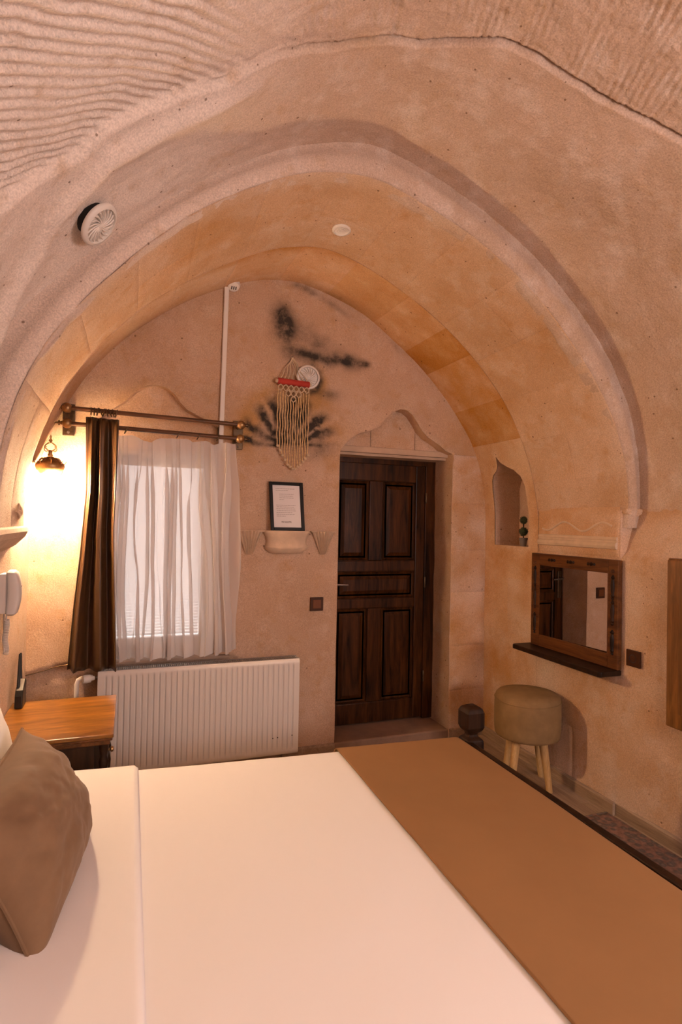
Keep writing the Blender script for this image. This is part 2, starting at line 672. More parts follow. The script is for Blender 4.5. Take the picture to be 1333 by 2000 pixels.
def inner_pt(y, v):
    t = np.clip((y - 3.02) / (YB - 3.02), 0, 1)
    return sect(v, lambda d: rad('rin', d) * (1 - t) + rad('r0', d) * t)


def band_pt(y, v):
    t = np.clip((y - 2.33) / (3.02 - 2.33), 0, 1)
    return sect(v, lambda d: rad('r2', d) * (1 - t) + rad('r1', d) * t)


def edged(a, b, res, e=0.006):
    n = max(2, int(round((b - a - 2 * e) / res)) + 1)
    return np.concatenate([[a], np.linspace(a + e, b - e, n), [b]])


def block(name, ptfun, y0, y1, v0, v1, parent, mat=None, res=0.024, amp=0.006, tint=(1, 1, 1), attrf=None, depth=0.002, proud=0.0):
    us, vs = edged(y0, y1, res), edged(v0, v1, res)
    U, V = [a.ravel() for a in np.meshgrid(us, vs, indexing='ij')]
    x, z, nx, nz = ptfun(U, V)
    P = np.stack([x, U, z], 1)
    d = amp * fbm(P, 3.0, 3) + amp * 0.35 * fbm(P, 14.0, 2, 5.0) + proud
    edge = (U < y0 + 1e-6) | (U > y1 - 1e-6) | (V < v0 + 1e-6) | (V > v1 - 1e-6)
    d = np.where(edge, amp * fbm(P, 3.0, 3) + amp * 0.35 * fbm(P, 14.0, 2, 5.0) - depth, d)
    P[:, 0] += nx * d
    P[:, 2] += nz * d
    at = attrf(P, U, V) if attrf else {}
    o = mesh_obj(name, P, grid_faces(len(us), len(vs)), mat or M_STONE, parent, True, attrs=at)
    o.color = (*tint, 1)
    return o


def structure(name, label):
    o = thing(name, label, None, (0, 0, 0), kind='structure')
    return o


def tint_rand(k=0.06, warm=0.0):
    b = random.uniform(1 - k, 1 + k * .4)
    w = random.uniform(-.5, 1) * warm
    return (b, b * (1 - .10 * w), b * (1 - .28 * w))


# ---- inner vault ring, stone by stone
vault_in = structure('trim_1', 'weathered ochre stone vault next to the end wall')


def ochre_in(P, U, V):
    deg = (V - CZV) / ARC * 180
    o = 0.75 * sstep(75, 50, deg) + 0.18
    near = sstep(3.26, 3.04, U)
    o = np.maximum(o, near * sstep(70, 95, deg) * 1.1)
    return {'ochre': o, 'soot_shade': 0.35 * np.exp(-((deg - 80) / 9) ** 2) * sstep(3.45, 3.6, U)}


cuts = [2.13, 2.42, 2.78, 3.02, 3.33, 3.70, 4.03, 4.40, 4.77, 5.10, 5.48, 5.85, CZV + ARC]
tin = [(.93, .80, .55), (1.06, 1.0, .95), (.90, .72, .42), (1.05, .97, .85), (1, .88, .68), (1.04, .96, .88), (1, .95, .9)]
for i, (a, b) in enumerate(zip(cuts[:-1], cuts[1:])):
    block('stone_block', inner_pt, 3.018, YB + .01, a, b, vault_in, tint=tin[i] if i < len(tin) else tint_rand(.05, .5), attrf=ochre_in)

# ---- transverse arch band, stone by stone, with the moulded front face
arch = structure('trim_2', 'broad stone transverse arch with a pale face')


def ochre_band(P, U, V):
    deg = (V - CZV) / ARC * 180
    n = fbm(P, 1.6, 2, 3.3)
    return {'ochre': np.clip(0.26 + 1.0 * n, 0, 1) * sstep(180, 120, deg), 'pale': 0.5 * sstep(2.47, 2.34, U) + .55 * sstep(125, 160, deg) * sstep(2.9, 2.5, U)}


cuts = [1.64, 1.83, 2.10, 2.40, 2.72, 3.05, 3.40, 3.72, 4.05, 4.40, 4.75, 5.08, 5.42, 5.78, CZV + ARC + .14]
for i, (a, b) in enumerate(zip(cuts[:-1], cuts[1:])):
    if i % 3 == 1:
        s = 2.33 + .69 * random.uniform(.42, .6)
        block('stone_block', band_pt, 2.33, s, a, b, arch, tint=tint_rand(.05, .35), attrf=ochre_band)
        block('stone_block', band_pt, s, 3.02, a, b, arch, tint=tint_rand(.05, .35), attrf=ochre_band)
    else:
        block('stone_block', band_pt, 2.33, 3.02, a, b, arch, tint=tint_rand(.05, .25), attrf=ochre_band)

# rear return of the band (closes the little step up to the inner vault)
d = np.linspace(0, 180, 120)
a = np.radians(d)
vs = []
for rr in (rad('r1', d), rad('rin', d) + .02):
    vs.append(np.stack([CXV + rr * np.cos(a), np.full_like(a, 3.021), CZV + rr * np.sin(a)], 1))
mesh_obj('arch_return', np.concatenate(vs), grid_faces(2, 120), M_STONE, arch)

# front face of the arch: inner roll, flat, outer quirk
d = np.linspace(-2, 184, 420)
a = np.radians(d)
rows, att = [], []
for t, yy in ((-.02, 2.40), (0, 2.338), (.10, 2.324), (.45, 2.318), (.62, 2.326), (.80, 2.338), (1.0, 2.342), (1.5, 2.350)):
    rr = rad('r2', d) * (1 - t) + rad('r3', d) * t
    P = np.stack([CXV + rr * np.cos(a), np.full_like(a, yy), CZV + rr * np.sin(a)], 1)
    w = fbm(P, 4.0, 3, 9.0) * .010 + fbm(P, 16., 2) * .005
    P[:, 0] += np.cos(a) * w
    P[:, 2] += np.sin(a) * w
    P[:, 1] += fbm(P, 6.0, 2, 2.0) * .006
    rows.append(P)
    att.append(np.stack([.12 + .45 * sstep(75, 130, d), (.13 if t > .5 else .05) * sstep(100, 70, d), .35 * sstep(90, 50, d) * (t < .5)]))  # shade painted on the right outer band, light on the left
face = mesh_obj('arch_face', np.concatenate(rows), grid_faces(len(rows), len(d)), M_CEIL, arch, attrs={k_: np.concatenate([q_[i_] for q_ in att]) for i_, k_ in enumerate(('pale', 'soot_shade', 'ochre'))})
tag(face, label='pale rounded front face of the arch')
# corbel blocks that end the arch
mb = MB()
mb.prism([(2.495, 1.65), (2.612, 1.65), (2.605, 1.622), (2.57, 1.606), (2.52, 1.612), (2.495, 1.625)], lambda x, z, y: (x, y, z), 2.322, 2.42)
bevel(mb.build('corbel', M_STONE, arch), .008)
mb = MB()
mb.prism([(-.56, 1.50), (-.455, 1.50), (-.450, 1.475), (-.462, 1.45), (-.50, 1.41), (-.56, 1.375)], lambda x, z, y: (x, y, z), 2.30, 3.03)
bevel(mb.build('corbel', M_CARVE, arch), .008)
mb = MB()
pts = [(-.463 + .004 * math.sin(k * .9), 2.86 - .055 * math.cos(k * .35) * (1 - k / 26), 1.56 + .045 * math.sin(k * .35) * (1 - k / 26)) for k in range(24)]
mb.tube(pts, .005, 6)
mb.build('carved_scroll', M_CARVE, arch, True)

# ---- ceiling: the hewn rock vault over the bed
vent_y = np.concatenate([np.linspace(-2.24, 1.02, 20), np.linspace(1.04, 2.345, 230)])
vv = np.concatenate([np.linspace(CZV - .02, CZV + ARC * 30 / 180, 30, endpoint=False), np.linspace(CZV + ARC * 30 / 180, CZV + ARC * 168 / 180, 620, endpoint=False), np.linspace(CZV + ARC * 168 / 180, CZV + ARC, 10)])
U, V = [q.ravel() for q in np.meshgrid(vent_y, vv, indexing='ij')]
deg = (V - CZV) / ARC * 180
x, z, nx, nz = sect(V, lambda dd: rad('r3', dd))
P = np.stack([x, U, z], 1)
crk_d = [30, 57.7, 62.4, 69.7, 74.8, 79.1, 83, 88, 92.1, 102.5, 113, 119.5, 127.9, 135.7, 139.4, 147.7, 151.1, 180]
crk_y = [1.30, 1.48, 1.52, 1.58, 1.60, 1.61, 1.64, 1.73, 1.79, 1.80, 1.77, 1.79, 1.78, 1.745, 1.78, 1.73, 1.72, 1.65]
wob = .016 * fbm(np.stack([deg * .12, deg * 0, deg * 0], 1), 1.0, 3, 4.1)
yc = np.interp(deg, crk_d, crk_y) + wob
sd = U - yc                      # >0 smooth side (towards the arch)
rough_side = sstep(.015, -.02, sd)
big = .022 * fbm(P, 1.7, 3, 1.0) * sstep(2.33, 2.15, U)
grain = .004 * fbm(P, 18, 3, 2.0)
# long curved chisel grooves on the left flank
wv = np.stack([P[:, 0] * 2.2, P[:, 1] * 2.2, P[:, 2] * 2.2], 1)
c = U + .0195 * (deg - 140) + .050 * fbm(wv, 1.0, 3, 6.0)
ph = c / .037
saw = ph - np.floor(ph)
prof = np.where(saw < .78, saw / .78, (1 - saw) / .22)
brk = .85 + .7 * fbm(P, 5.0, 2, 8.0)
left = sstep(112, 126, deg) * rough_side * np.clip(brk, .15, 1.2)
groove = -.013 * prof * left
# finer pick marks on the right flank and crown
c2 = deg * .0258 + U * .33 + .02 * fbm(P, 5.0, 2, 12.)
ph2 = c2 / .026
s2 = .5 + .5 * np.sin(2 * PI * ph2)
brk2 = np.clip(.4 + 1.3 * fbm(P * np.array([1, .4, 1]), 14.0, 2, 3.0), 0, 1.2)
pick = -.0075 * s2 * brk2 * rough_side * (1 - sstep(104, 124, deg)) + .004 * fbm(P, 30, 2, 1.5) * rough_side * (1 - .6 * sstep(112, 126, deg))
# crack: a narrow cleft with a step, strongest at the crown and right
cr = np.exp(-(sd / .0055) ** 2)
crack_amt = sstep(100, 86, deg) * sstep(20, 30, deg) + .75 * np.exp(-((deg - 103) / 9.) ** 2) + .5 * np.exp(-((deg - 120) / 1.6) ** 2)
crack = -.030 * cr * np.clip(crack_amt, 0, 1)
step = -.020 * rough_side * (1 - .3 * sstep(90, 60, deg))
# soft fold in the plaster on the left flank
fold_y = np.interp(deg, [110, 121, 131, 136, 140, 144.6, 148.4, 160, 175], [1.86, 1.87, 1.88, 1.86, 1.91, 1.95, 2.05, 2.2, 2.32])
fl = sstep(108, 122, deg)
fd = U - fold_y
fold = fl * (.030 * np.exp(-(fd / .045) ** 2) - .022 * sstep(0.02, .16, fd) * sstep(.40, .2, fd))
dsp = big + grain + groove + pick + crack + step + fold
P[:, 0] += nx * dsp
P[:, 2] += nz * dsp
pale = .95 * sstep(96, 135, deg) + .12 + .2 * fl * np.exp(-(fd / .07) ** 2)  # left flank and fold crest painted lighter to stand in for light
och = .55 * np.exp(-(sd / .03) ** 2) * np.exp(-((deg - 100) / 10) ** 2) + .22 * sstep(80, 40, deg)
soot_shade = .30 * cr * np.clip(crack_amt, 0, 1)  # darkens the rock along the crack
ceil = mesh_obj('ceiling', P, grid_faces(len(vent_y), len(vv)), M_CEIL, None, True, (0, 0, 0), {'pale': np.clip(pale, 0, 1), 'ochre': och, 'soot_shade': soot_shade})
tag(ceil, 'hewn rock vault with curved chisel grooves and a long crack', kind='structure')

# ---- right-hand wall
wall_r = structure('wall_right', 'tan stone side wall below the vault')
XR = CXV + 1.505


def wall_att(P, U, V):
    n = fbm(P, 1.9, 3, 21.0)
    return {'ochre': np.clip(.28 + .9 * n + .35 * sstep(3.0, 3.4, U), 0, 1), 'pale': np.clip(.25 - n, 0, .6)}


# next to the end wall (below and around the niche)
for a, b in ((0, .40), (.40, .80), (.80, 1.18)):
    s = random.uniform(3.22, 3.40)
    block('stone_block', inner_pt, 3.018, s, a, b, wall_r, tint=tint_rand(.05, .35), attrf=wall_att)
    block('stone_block', inner_pt, s, YB + .01, a, b, wall_r, tint=tint_rand(.05, .55), attrf=wall_att)
niche_poly = [(3.485, 1.405), (3.49, 1.80), (3.475, 1.865), (3.445, 1.905), (3.40, 1.93), (3.375, 1.965), (3.362, 2.035), (3.33, 1.985),
              (3.27, 1.955), (3.20, 1.925), (3.145, 1.88), (3.118, 1.80), (3.112, 1.405)]


def inner_xyz(y, v, d=0.0):
    xx, zz, a_, b_ = inner_pt(np.asarray(y, float), np.asarray(v, float))
    return np.stack([xx + d, np.asarray(y, float) + 0 * xx, zz], 1)


V2, F2 = cdt_region([(3.018, 1.18), (YB + .01, 1.18), (YB + .01, 2.13), (3.018, 2.13)], [niche_poly], .022)
P = inner_xyz(V2[:, 0], V2[:, 1])
dd = .006 * fbm(P, 3., 3) + .002 * fbm(P, 14, 2, 5.)
hd = seg_dist(V2[:, 0], V2[:, 1], niche_poly)
P[:, 0] -= dd + .006 * np.exp(-(hd / .018) ** 2) * (hd > .004)
at = wall_att(P, P[:, 1], P[:, 2])
at['pale'] = at['pale'] + .5 * np.exp(-(hd / .03) ** 2)
o = mesh_obj('niche_surround', P, F2[:, ::-1], M_STONE, wall_r, True, attrs=at)
o.color = (1, .93, .82, 1)
# niche recess
rp = resample(niche_poly, .03)
ny, nv = np.array(rp).T
front = inner_xyz(ny, nv, .004)
back = front.copy()
back[:, 0] = 2.70
n = len(rp)
fs = [(i, (i + 1) % n, (i + 1) % n + n, i + n) for i in range(n)]
mesh_obj('niche_recess', np.concatenate([front, back]), fs, M_LUN, wall_r, False)
Vb, Fb = cdt_region(niche_poly, [], .05)
mesh_obj('niche_back', np.stack([np.full(len(Vb), 2.70) - .01 * fbm(np.c_[Vb, Vb[:, :1]], 8, 2), Vb[:, 0], Vb[:, 1]], 1), Fb, M_LUN, wall_r, True)


# behind the mirror (between the arch feet)
def mid_pt(y, v):
    y = np.asarray(y, float)
    return np.full_like(y, XR), np.asarray(v, float), np.full_like(y, -1.0), np.zeros_like(y)


for a, b in ((0, .36), (.36, .76), (.76, 1.12), (1.12, 1.385)):
    s = random.uniform(2.55, 2.85)
    block('stone_block', mid_pt, 2.365, s, a, b, wall_r, tint=tint_rand(.05, .35), attrf=wall_att)
    block('stone_block', mid_pt, s, 3.018, a, b, wall_r, tint=tint_rand(.05, .35), attrf=wall_att)
# frieze: moulding, flat field with a carved wavy line
block('frieze_stone', mid_pt, 2.365, 3.018, 1.385, 1.66, wall_r, tint=(1.03, 1, .97), attrf=wall_att, proud=.004)
mb = MB()
prf = [(0, 1.425), (.020, 1.430), (.026, 1.445), (.022, 1.460), (.012, 1.466), (.012, 1.474), (.018, 1.480), (.016, 1.492), (0, 1.498)]
mb.prism(prf, lambda dx, z, y: (XR - dx + .002, y, z), 2.372, 3.0)
mb.build('moulding', M_CARVE, wall_r, False)
mb = MB()
pts = [(XR - .007, y, 1.548 + .026 * math.sin((y - 2.40) * 2 * PI / .30)) for y in np.linspace(2.41, 2.97, 60)]
mb.tube(pts, .006, 6)
mb.build('carved_wave', M_CARVE, wall_r, True)
# pier return where the arch meets the wall in front of it
mb = MB()
mb.prism([(XR + .002, 1.37), (2.53, 1.37), (2.56, 1.48), (2.61, 1.64), (XR + .002, 1.64)], lambda x, z, y: (x, y, z), 2.36, 2.40)
mb.build('pier_return', M_STONE, wall_r)


# front stretch of the right wall, with a shallow recess holding the wooden cabinet
def xr_front(z):
    return np.interp(z, [0, 1.38, 1.42, 1.62, 1.8], [2.512, 2.512, 2.53, 2.60, 2.62])


yy = np.unique(np.round(np.concatenate([np.linspace(-2.24, .9, 12), np.linspace(1.0, 2.38, 70), [1.21, 2.132]]), 3))
zz = np.unique(np.round(np.concatenate([np.linspace(0, 1.66, 75), [.428, 1.402]]), 3))
U, V = [q.ravel() for q in np.meshgrid(yy, zz, indexing='ij')]
bl_ = sstep(1.95, 2.36, U) * sstep(1.41, 1.36, V)
P = np.stack([xr_front(V) * (1 - bl_) + (XR + .001) * bl_, U, V], 1)
P[:, 0] -= .007 * fbm(P, 3., 3) + .003 * fbm(P, 14, 2, 5.)
rec = (U < 2.13) & (U > 1.205) & (V < 1.41) & (V > .425)
P[:, 0] += .009 * rec
mesh_obj('plaster_panel', P, grid_faces(len(yy), len(zz)), M_STONE, wall_r, True, attrs=wall_att(P, U, V))

# ---- left-hand wall
wall_l = structure('wall_left', 'pale stone wall behind the bed head')
yy = np.linspace(-2.24, YB + .01, 130)
zz = np.linspace(0, 1.62, 60)
U, V = [q.ravel() for q in np.meshgrid(yy, zz, indexing='ij')]
P = np.stack([np.where(U > 3.02, CXV - 1.51, -.545) + 0 * U, U, V], 1)
P[:, 0] += .008 * fbm(P, 3., 3) + .003 * fbm(P, 12, 2, 5.)
mesh_obj('plaster_panel', P, grid_faces(len(yy), len(zz), True), M_STONE, wall_l, True, attrs={'pale': .4 + 0 * U})

# ---- end wall
wall_b = structure('wall_back', 'stained end wall under the vault with door and window')
d = np.linspace(0, 180, 90)
aa = np.radians(d)
rr = rad('r0', d) + .03
arcpts = list(zip(CXV + rr * np.cos(aa), CZV + rr * np.sin(aa)))
PIER_X, PIER_Z = 2.195, 2.052
outer = [(-.56, -.01), (PIER_X, -.01), (PIER_X, PIER_Z), (CXV + 1.535, PIER_Z)] + [p for p in arcpts if p[1] > PIER_Z + .01 or p[0] < 1] + [(-.56, 1.6)]
door_hole = [(1.315, -.005), (1.315, 2.02), (1.335, 2.055), (1.39, 2.115), (1.445, 2.150), (1.53, 2.178), (1.60, 2.208), (1.635, 2.245), (1.674, 2.283), (1.715, 2.325), (1.765, 2.348),
             (1.815, 2.343), (1.86, 2.315), (1.90, 2.262), (1.94, 2.205), (1.985, 2.165), (2.04, 2.135), (2.09, 2.108), (2.13, 2.075), (2.19, 2.056), (2.19, -.005)]
win_hole = [(-.175, .70), (-.175, 2.13), (-.10, 2.197), (-.05, 2.235), (-.018, 2.268), (.03, 2.316), (.075, 2.343), (.13, 2.352), (.184, 2.341), (.23, 2.31), (.265, 2.262), (.308, 2.218), (.37, 2.188), (.43, 2.16), (.505, 2.13), (.505, .70)]
V2, F2 = cdt_region(outer, [door_hole, win_hole], .019)
X, Z = V2.T
P = np.stack([X, np.full_like(X, YB), Z], 1)
P[:, 1] += .010 * fbm(P, 2.2, 3, 3.) + .0035 * fbm(P, 11, 3, 5.)
# dado under the lamp is set back a little
line = np.interp(X, [-.56, -.53, -.45, -.375, -.30, -.2, .62, .75], [.645, .652, .668, .690, .699, .700, .695, .60])
dado = sstep(.006, -.006, Z - line) * sstep(.72, .60, X)
P[:, 1] += .024 * dado
hd = np.minimum(seg_dist(X, Z, door_hole), seg_dist(X, Z, win_hole))
up_h = (Z > 2.0)
P[:, 1] -= .012 * np.exp(-(hd / .022) ** 2) * up_h * (hd > .003)


def blob(x0, z0, sx, sz, ang=0.0):
    c_, s_ = math.cos(ang), math.sin(ang)
    u = (X - x0) * c_ + (Z - z0) * s_
    w = -(X - x0) * s_ + (Z - z0) * c_
    return np.exp(-(u / sx) ** 2 - (w / sz) ** 2)


nz_ = fbm(P, 7.0, 4, 7.7)
def stroke(pts, w0, w1, amt, wob=.02):
    best = np.zeros_like(X)
    xw, zw = X + wob * fbm(P, 9, 3, 5.), Z + wob * fbm(P, 9, 3, 15.)
    for (xa, za), (xb, zb) in zip(pts[:-1], pts[1:]):
        L2 = (xb - xa) ** 2 + (zb - za) ** 2
        t = np.clip(((xw - xa) * (xb - xa) + (zw - za) * (zb - za)) / L2, 0, 1)
        dq = np.hypot(xw - xa - t * (xb - xa), zw - za - t * (zb - za))
        best = np.maximum(best, amt * np.exp(-(dq / (w0 + (w1 - w0) * t)) ** 2))
    return best


soot_shade = stroke([(.89, 2.90), (.91, 2.78), (.955, 2.66)], .062, .052, 1.1) + .7 * stroke([(.93, 2.84), (1.05, 2.79), (1.14, 2.74)], .085, .05, .8)
soot_shade = np.maximum(soot_shade, stroke([(.925, 2.665), (1.05, 2.655), (1.20, 2.64)], .036, .046, 1.05))
soot_shade = np.maximum(soot_shade, stroke([(1.20, 2.64), (1.36, 2.63), (1.50, 2.625)], .046, .022, 1.05)) + .5 * stroke([(1.20, 2.72), (1.38, 2.66)], .06, .03, .8)
for xx, z2 in ((.985, 3.10), (1.05, 3.085), (1.10, 3.065)):
    soot_shade += .9 * blob(xx, z2, .028, .018)
soot_shade += .35 * blob(1.25, 3.0, .15, .02, -.45) + .3 * blob(1.72, 2.78, .05, .02, -.8)
# fan-shaped streaks behind the shell hanging, round vent
ang = np.arctan2(Z - 2.02, X - .965)
rd = np.hypot(X - .965, (Z - 2.02) * .92)
fan = (.45 + .55 * np.sin(ang * 17 + 4 * nz_)) * sstep(.37, .25, rd) * sstep(.02, .09, rd) * sstep(.05, .35, ang) * sstep(PI + .1, PI - .2, ang)
soot_shade += 1.6 * fan + .45 * sstep(.32, .15, rd) * (Z > 2.05) + .75 * blob(.97, 2.05, .25, .035) * (.6 + nz_) + .6 * blob(1.22, 2.40, .09, .035) + .5 * blob(1.17, 2.00, .09, .035, .3)
vr = np.hypot(X - 1.073, Z - 2.495)
soot_shade += .9 * np.exp(-((vr - .095) / .02) ** 2) * sstep(1.02, 1.14, X)
ochre = 1.1 * np.exp(-((rd - .32) / .085) ** 2) * (Z > 1.90) + .8 * np.exp(-((vr - .115) / .035) ** 2) * sstep(1.05, 1.16, X) + .35 * blob(.85, 2.5, .15, .05)
ochre += .16 + .5 * np.exp(-((Z - 2.10) / .05) ** 2) * (X < .66) + .5 * np.exp(-(hd / .06) ** 2) * (Z > 2.15) * (X < .6) + .5 * blob(2.3, 2.2, .15, .3)
pale = .3 * blob(1.4, 2.3, .3, .2) + .4 * blob(1.1, 1.45, .3, .2)
grey = np.clip(soot_shade * (.85 + .4 * nz_), 0, .92)
mesh_obj('plaster_panel', P, F2, M_LUN, wall_b, True, attrs={'soot_shade': grey, 'ochre': np.clip(ochre, 0, 1), 'pale': np.clip(pale, 0, .7)})


def back_pt(xq, zq):
    return xq, zq


def back_block(x0, x1, z0, z1, tint):
    us, vs = edged(x0, x1, .024), edged(z0, z1, .024)
    U, V = [q.ravel() for q in np.meshgrid(us, vs, indexing='ij')]
    Pq = np.stack([U, np.full_like(U, YB), V], 1)
    dq = .009 * fbm(Pq, 2.2, 3, 3.) + .0035 * fbm(Pq, 11, 3, 5.)
    e = (U < x0 + 1e-6) | (U > x1 - 1e-6) | (V < z0 + 1e-6) | (V > z1 - 1e-6)
    Pq[:, 1] += dq + .004 * e
    nn = fbm(Pq, 2.5, 3, 40.)
    o = mesh_obj('stone_block', Pq, grid_faces(len(us), len(vs), False), M_STONE, wall_b, True, attrs={'ochre': np.clip(.3 + nn, 0, 1), 'pale': np.clip(.2 - nn, 0, .5)})
    o.color = (*tint, 1)


zc = [-.01, .34, .66, 1.05, 1.36, 1.70, PIER_Z]
for a, b in zip(zc[:-1], zc[1:]):
    back_block(PIER_X - .002, CXV + 1.535, a, b, tint_rand(.06, .3))


# reveals of door and window openings
def reveal(name, poly, y0, y1, mat, parent, closed=False, zcut=None):
    rp = resample(poly, .04) if closed else [q for i in range(len(poly) - 1) for q in resample([poly[i], poly[i + 1]], .04)[:max(1, int(np.ceil(math.dist(poly[i], poly[i + 1]) / .04)))]] + [poly[-1]]
    n = len(rp)
    ys = np.linspace(y0, y1, 7)
    P = np.concatenate([np.stack([[p[0] for p in rp], np.full(n, y_), [p[1] for p in rp]], 1) for y_ in ys])
    w = .006 * fbm(P, 6., 3, 2.)
    cxp = np.mean([p[0] for p in rp])
    P[:, 0] += np.sign(cxp - P[:, 0]) * w * np.tile(np.ones(n), 7) * (np.repeat(ys, n) > y0 + .001)
    at = {'soot_shade': .25 * np.clip(fbm(P, 5, 4, 60.) + .1, 0, 1), 'ochre': .15 + 0 * P[:, 0]}
    return mesh_obj(name, P, grid_faces(7, n), mat, parent, True, attrs=at)


DOOR_Y = 3.86
ARCH_TOP = door_hole[1:-1]
reveal('door_reveal', [(1.315, 0), (1.315, 2.03)], YB + .003, DOOR_Y + .03, M_LUN, wall_b)
reveal('door_reveal', [(2.193, 2.056), (2.193, 0)], YB + .003, DOOR_Y + .03, M_LUN, wall_b)
reveal('arch_reveal', ARCH_TOP, YB + .003, YB + .10, M_STONE, wall_b)
# tympanum stones over the door
tym = [(1.30, 2.04)] + [(a, b + .004) for a, b in ARCH_TOP[1:-1]] + [(2.21, 2.04)]
for x0, x1 in ((1.29, 1.58), (1.583, 1.93), (1.933, 2.22)):
    sub = [p for p in tym if x0 < p[0] < x1]
    zi = lambda q: float(np.interp(q, [p[0] for p in tym], [p[1] for p in tym]))
    poly = [(max(x0, 1.30), 2.035)] + ([(x0, zi(x0))] if x0 > 1.3 else []) + [p for p in sub if p[1] > 2.045] + ([(x1, zi(x1))] if x1 < 2.2 else []) + [(min(x1, 2.21), 2.035)]
    Vq, Fq = cdt_region(poly, [], .03)
    e = seg_dist(Vq[:, 0], Vq[:, 1], poly)
    Pq = np.stack([Vq[:, 0], YB + .095 + .004 * (e < .004), Vq[:, 1]], 1)
    Pq[:, 1] += .004 * fbm(Pq, 8, 2)
    o = mesh_obj('tympanum_stone', Pq, Fq, M_STONE, wall_b, True, attrs={'ochre': .25 + 0 * e, 'pale': .2 + 0 * e})
    o.color = (*tint_rand(.08, .2), 1)
mb = MB().box((1.30, YB + .070, 2.035), (2.20, YB + .14, 2.078))
bevel(mb.build('lintel_ledge', M_LINTEL, wall_b), .006)
mb = MB().box((1.30, YB + .10, 2.018), (2.20, DOOR_Y + .05, 2.046))
mb.build('lintel', M_LINTEL, wall_b)
# window opening
reveal('window_reveal', [(-.175, .70), (-.175, 1.97)], YB + .003, 3.97, M_LUN, wall_b)
reveal('window_reveal', [(.505, 1.97), (.505, .70)], YB + .003, 3.97, M_LUN, wall_b)
reveal('window_arch_reveal', win_hole[1:-1], YB + .003, YB + .07, M_STONE, wall_b)
wt = [(-.19, 1.95)] + [(a, b + .004) for a, b in win_hole[1:-1]] + [(.52, 1.95)]
Vq, Fq = cdt_region(wt, [], .03)
Pq = np.stack([Vq[:, 0], np.full(len(Vq), YB + .066), Vq[:, 1]], 1)
Pq[:, 1] += .006 * fbm(Pq, 7, 2)
mesh_obj('window_tympanum', Pq, Fq, M_STONE, wall_b, True, attrs={'ochre': .35 + 0 * Pq[:, 0]})
MB().box((-.2, YB + .06, 1.945), (.53, 3.99, 1.96)).build('window_lintel', M_LINTEL, wall_b)
mb = MB().box((-.26, 3.565, .684), (.60, 3.985, .706))
bevel(mb.build('window_sill', M_SILL, wall_b), .008)

# ---- wall behind the camera with an unseen window added for fill light
wall_f = structure('wall_front', 'plain stone wall facing the end wall')
rr = rad('r3', d) + .03
outer = [(-.62, -.01), (2.66, -.01), (2.64, 1.6)] + list(zip(CXV + rr * np.cos(aa), CZV + rr * np.sin(aa))) + [(-.62, 1.6)]
Vq, Fq = cdt_region(outer, [[(.70, .95), (.70, 2.35), (2.20, 2.35), (2.20, .95)]], .12)
mesh_obj('plaster_panel', np.stack([Vq[:, 0], np.full(len(Vq), -2.2), Vq[:, 1]], 1), Fq, M_STONE, wall_f, True)
fill_win = thing('fill_window', 'large white framed window added behind the viewpoint for fill light', None, (1.45, -2.2, .95), kind='structure')
mb = MB()
for a, b in (((.70, .95), (.76, 2.35)), ((2.14, .95), (2.20, 2.35)), ((.76, .95), (2.14, 1.01)), ((.76, 2.29), (2.14, 2.35)), ((1.42, 1.01), (1.48, 2.29))):
    mb.box((a[0], -2.21, a[1]), (b[0], -2.16, b[1]))
mb.build('window_frame', M_WINF, fill_win)

# ---- unseen box added round the room to block sky light at the joints
rock = structure('leak_shell', 'unseen box shell added to stop sky light leaking in at the joints')
bxa, bxb, bya, byb, bza, bzb = -.95, 3.0, -2.30, 3.995, -.10, 3.75
mb = MB()
mb.add([(bxa, bya, bza), (bxb, bya, bza), (bxb, byb, bza), (bxa, byb, bza), (bxa, bya, bzb), (bxb, bya, bzb), (bxb, byb, bzb), (bxa, byb, bzb)],
       [(0, 3, 2, 1), (4, 5, 6, 7), (1, 2, 6, 5), (3, 0, 4, 7)])
for yq, (hx0, hx1, hz0, hz1) in ((byb, (-.19, .52, .69, 1.96)), (bya, (.69, 2.21, .94, 2.36))):
    for x0_, x1_, z0_, z1_ in ((bxa, hx0, bza, bzb), (hx1, bxb, bza, bzb), (hx0, hx1, bza, hz0), (hx0, hx1, hz1, bzb)):
        mb.add([(x0_, yq, z0_), (x1_, yq, z0_), (x1_, yq, z1_), (x0_, yq, z1_)], [(0, 1, 2, 3)])
mesh_obj('shell_box', mb.v, mb.f, M_LUN, rock, False)

# ---- floor of laminate planks
floor = structure('floor', 'grey brown laminate plank floor')
MB().box((-.6, -2.25, -.05), (2.62, 4.0, -.012)).build('floor_base', M_HOLE, floor)
px0 = -.56
k = 0
while px0 < 2.60:
    w = .135
    y0 = -2.24 - random.uniform(0, .9)
    while y0 < YB + .02:
        y1 = min(y0 + 1.2, YB + .02)
        ya = max(y0, -2.24)
        if y1 > ya + .02 and (px0 > 1.2 or y1 > 2.3):
            o = MB().box((px0 + .0008, ya + .0008, -.013), (min(px0 + w, 2.60) - .0008, y1 - .0008, random.uniform(-.0008, 0))).build('floor_plank', M_FLOOR, floor)
            b = random.uniform(.72, 1.12)
            o.color = (b, b * random.uniform(.95, 1), b * random.uniform(.9, 1), 1)
        y0 += 1.2
    px0 += w
th = MB().box((1.31, YB - .006, -.01), (2.190, DOOR_Y + .06, .068)).build('trim_3', M_THRESH, None, loc=(1.75, YB, 0))
bevel(th, .012, 3)
tag(th, 'worn brown stone threshold step below the door', kind='structure')


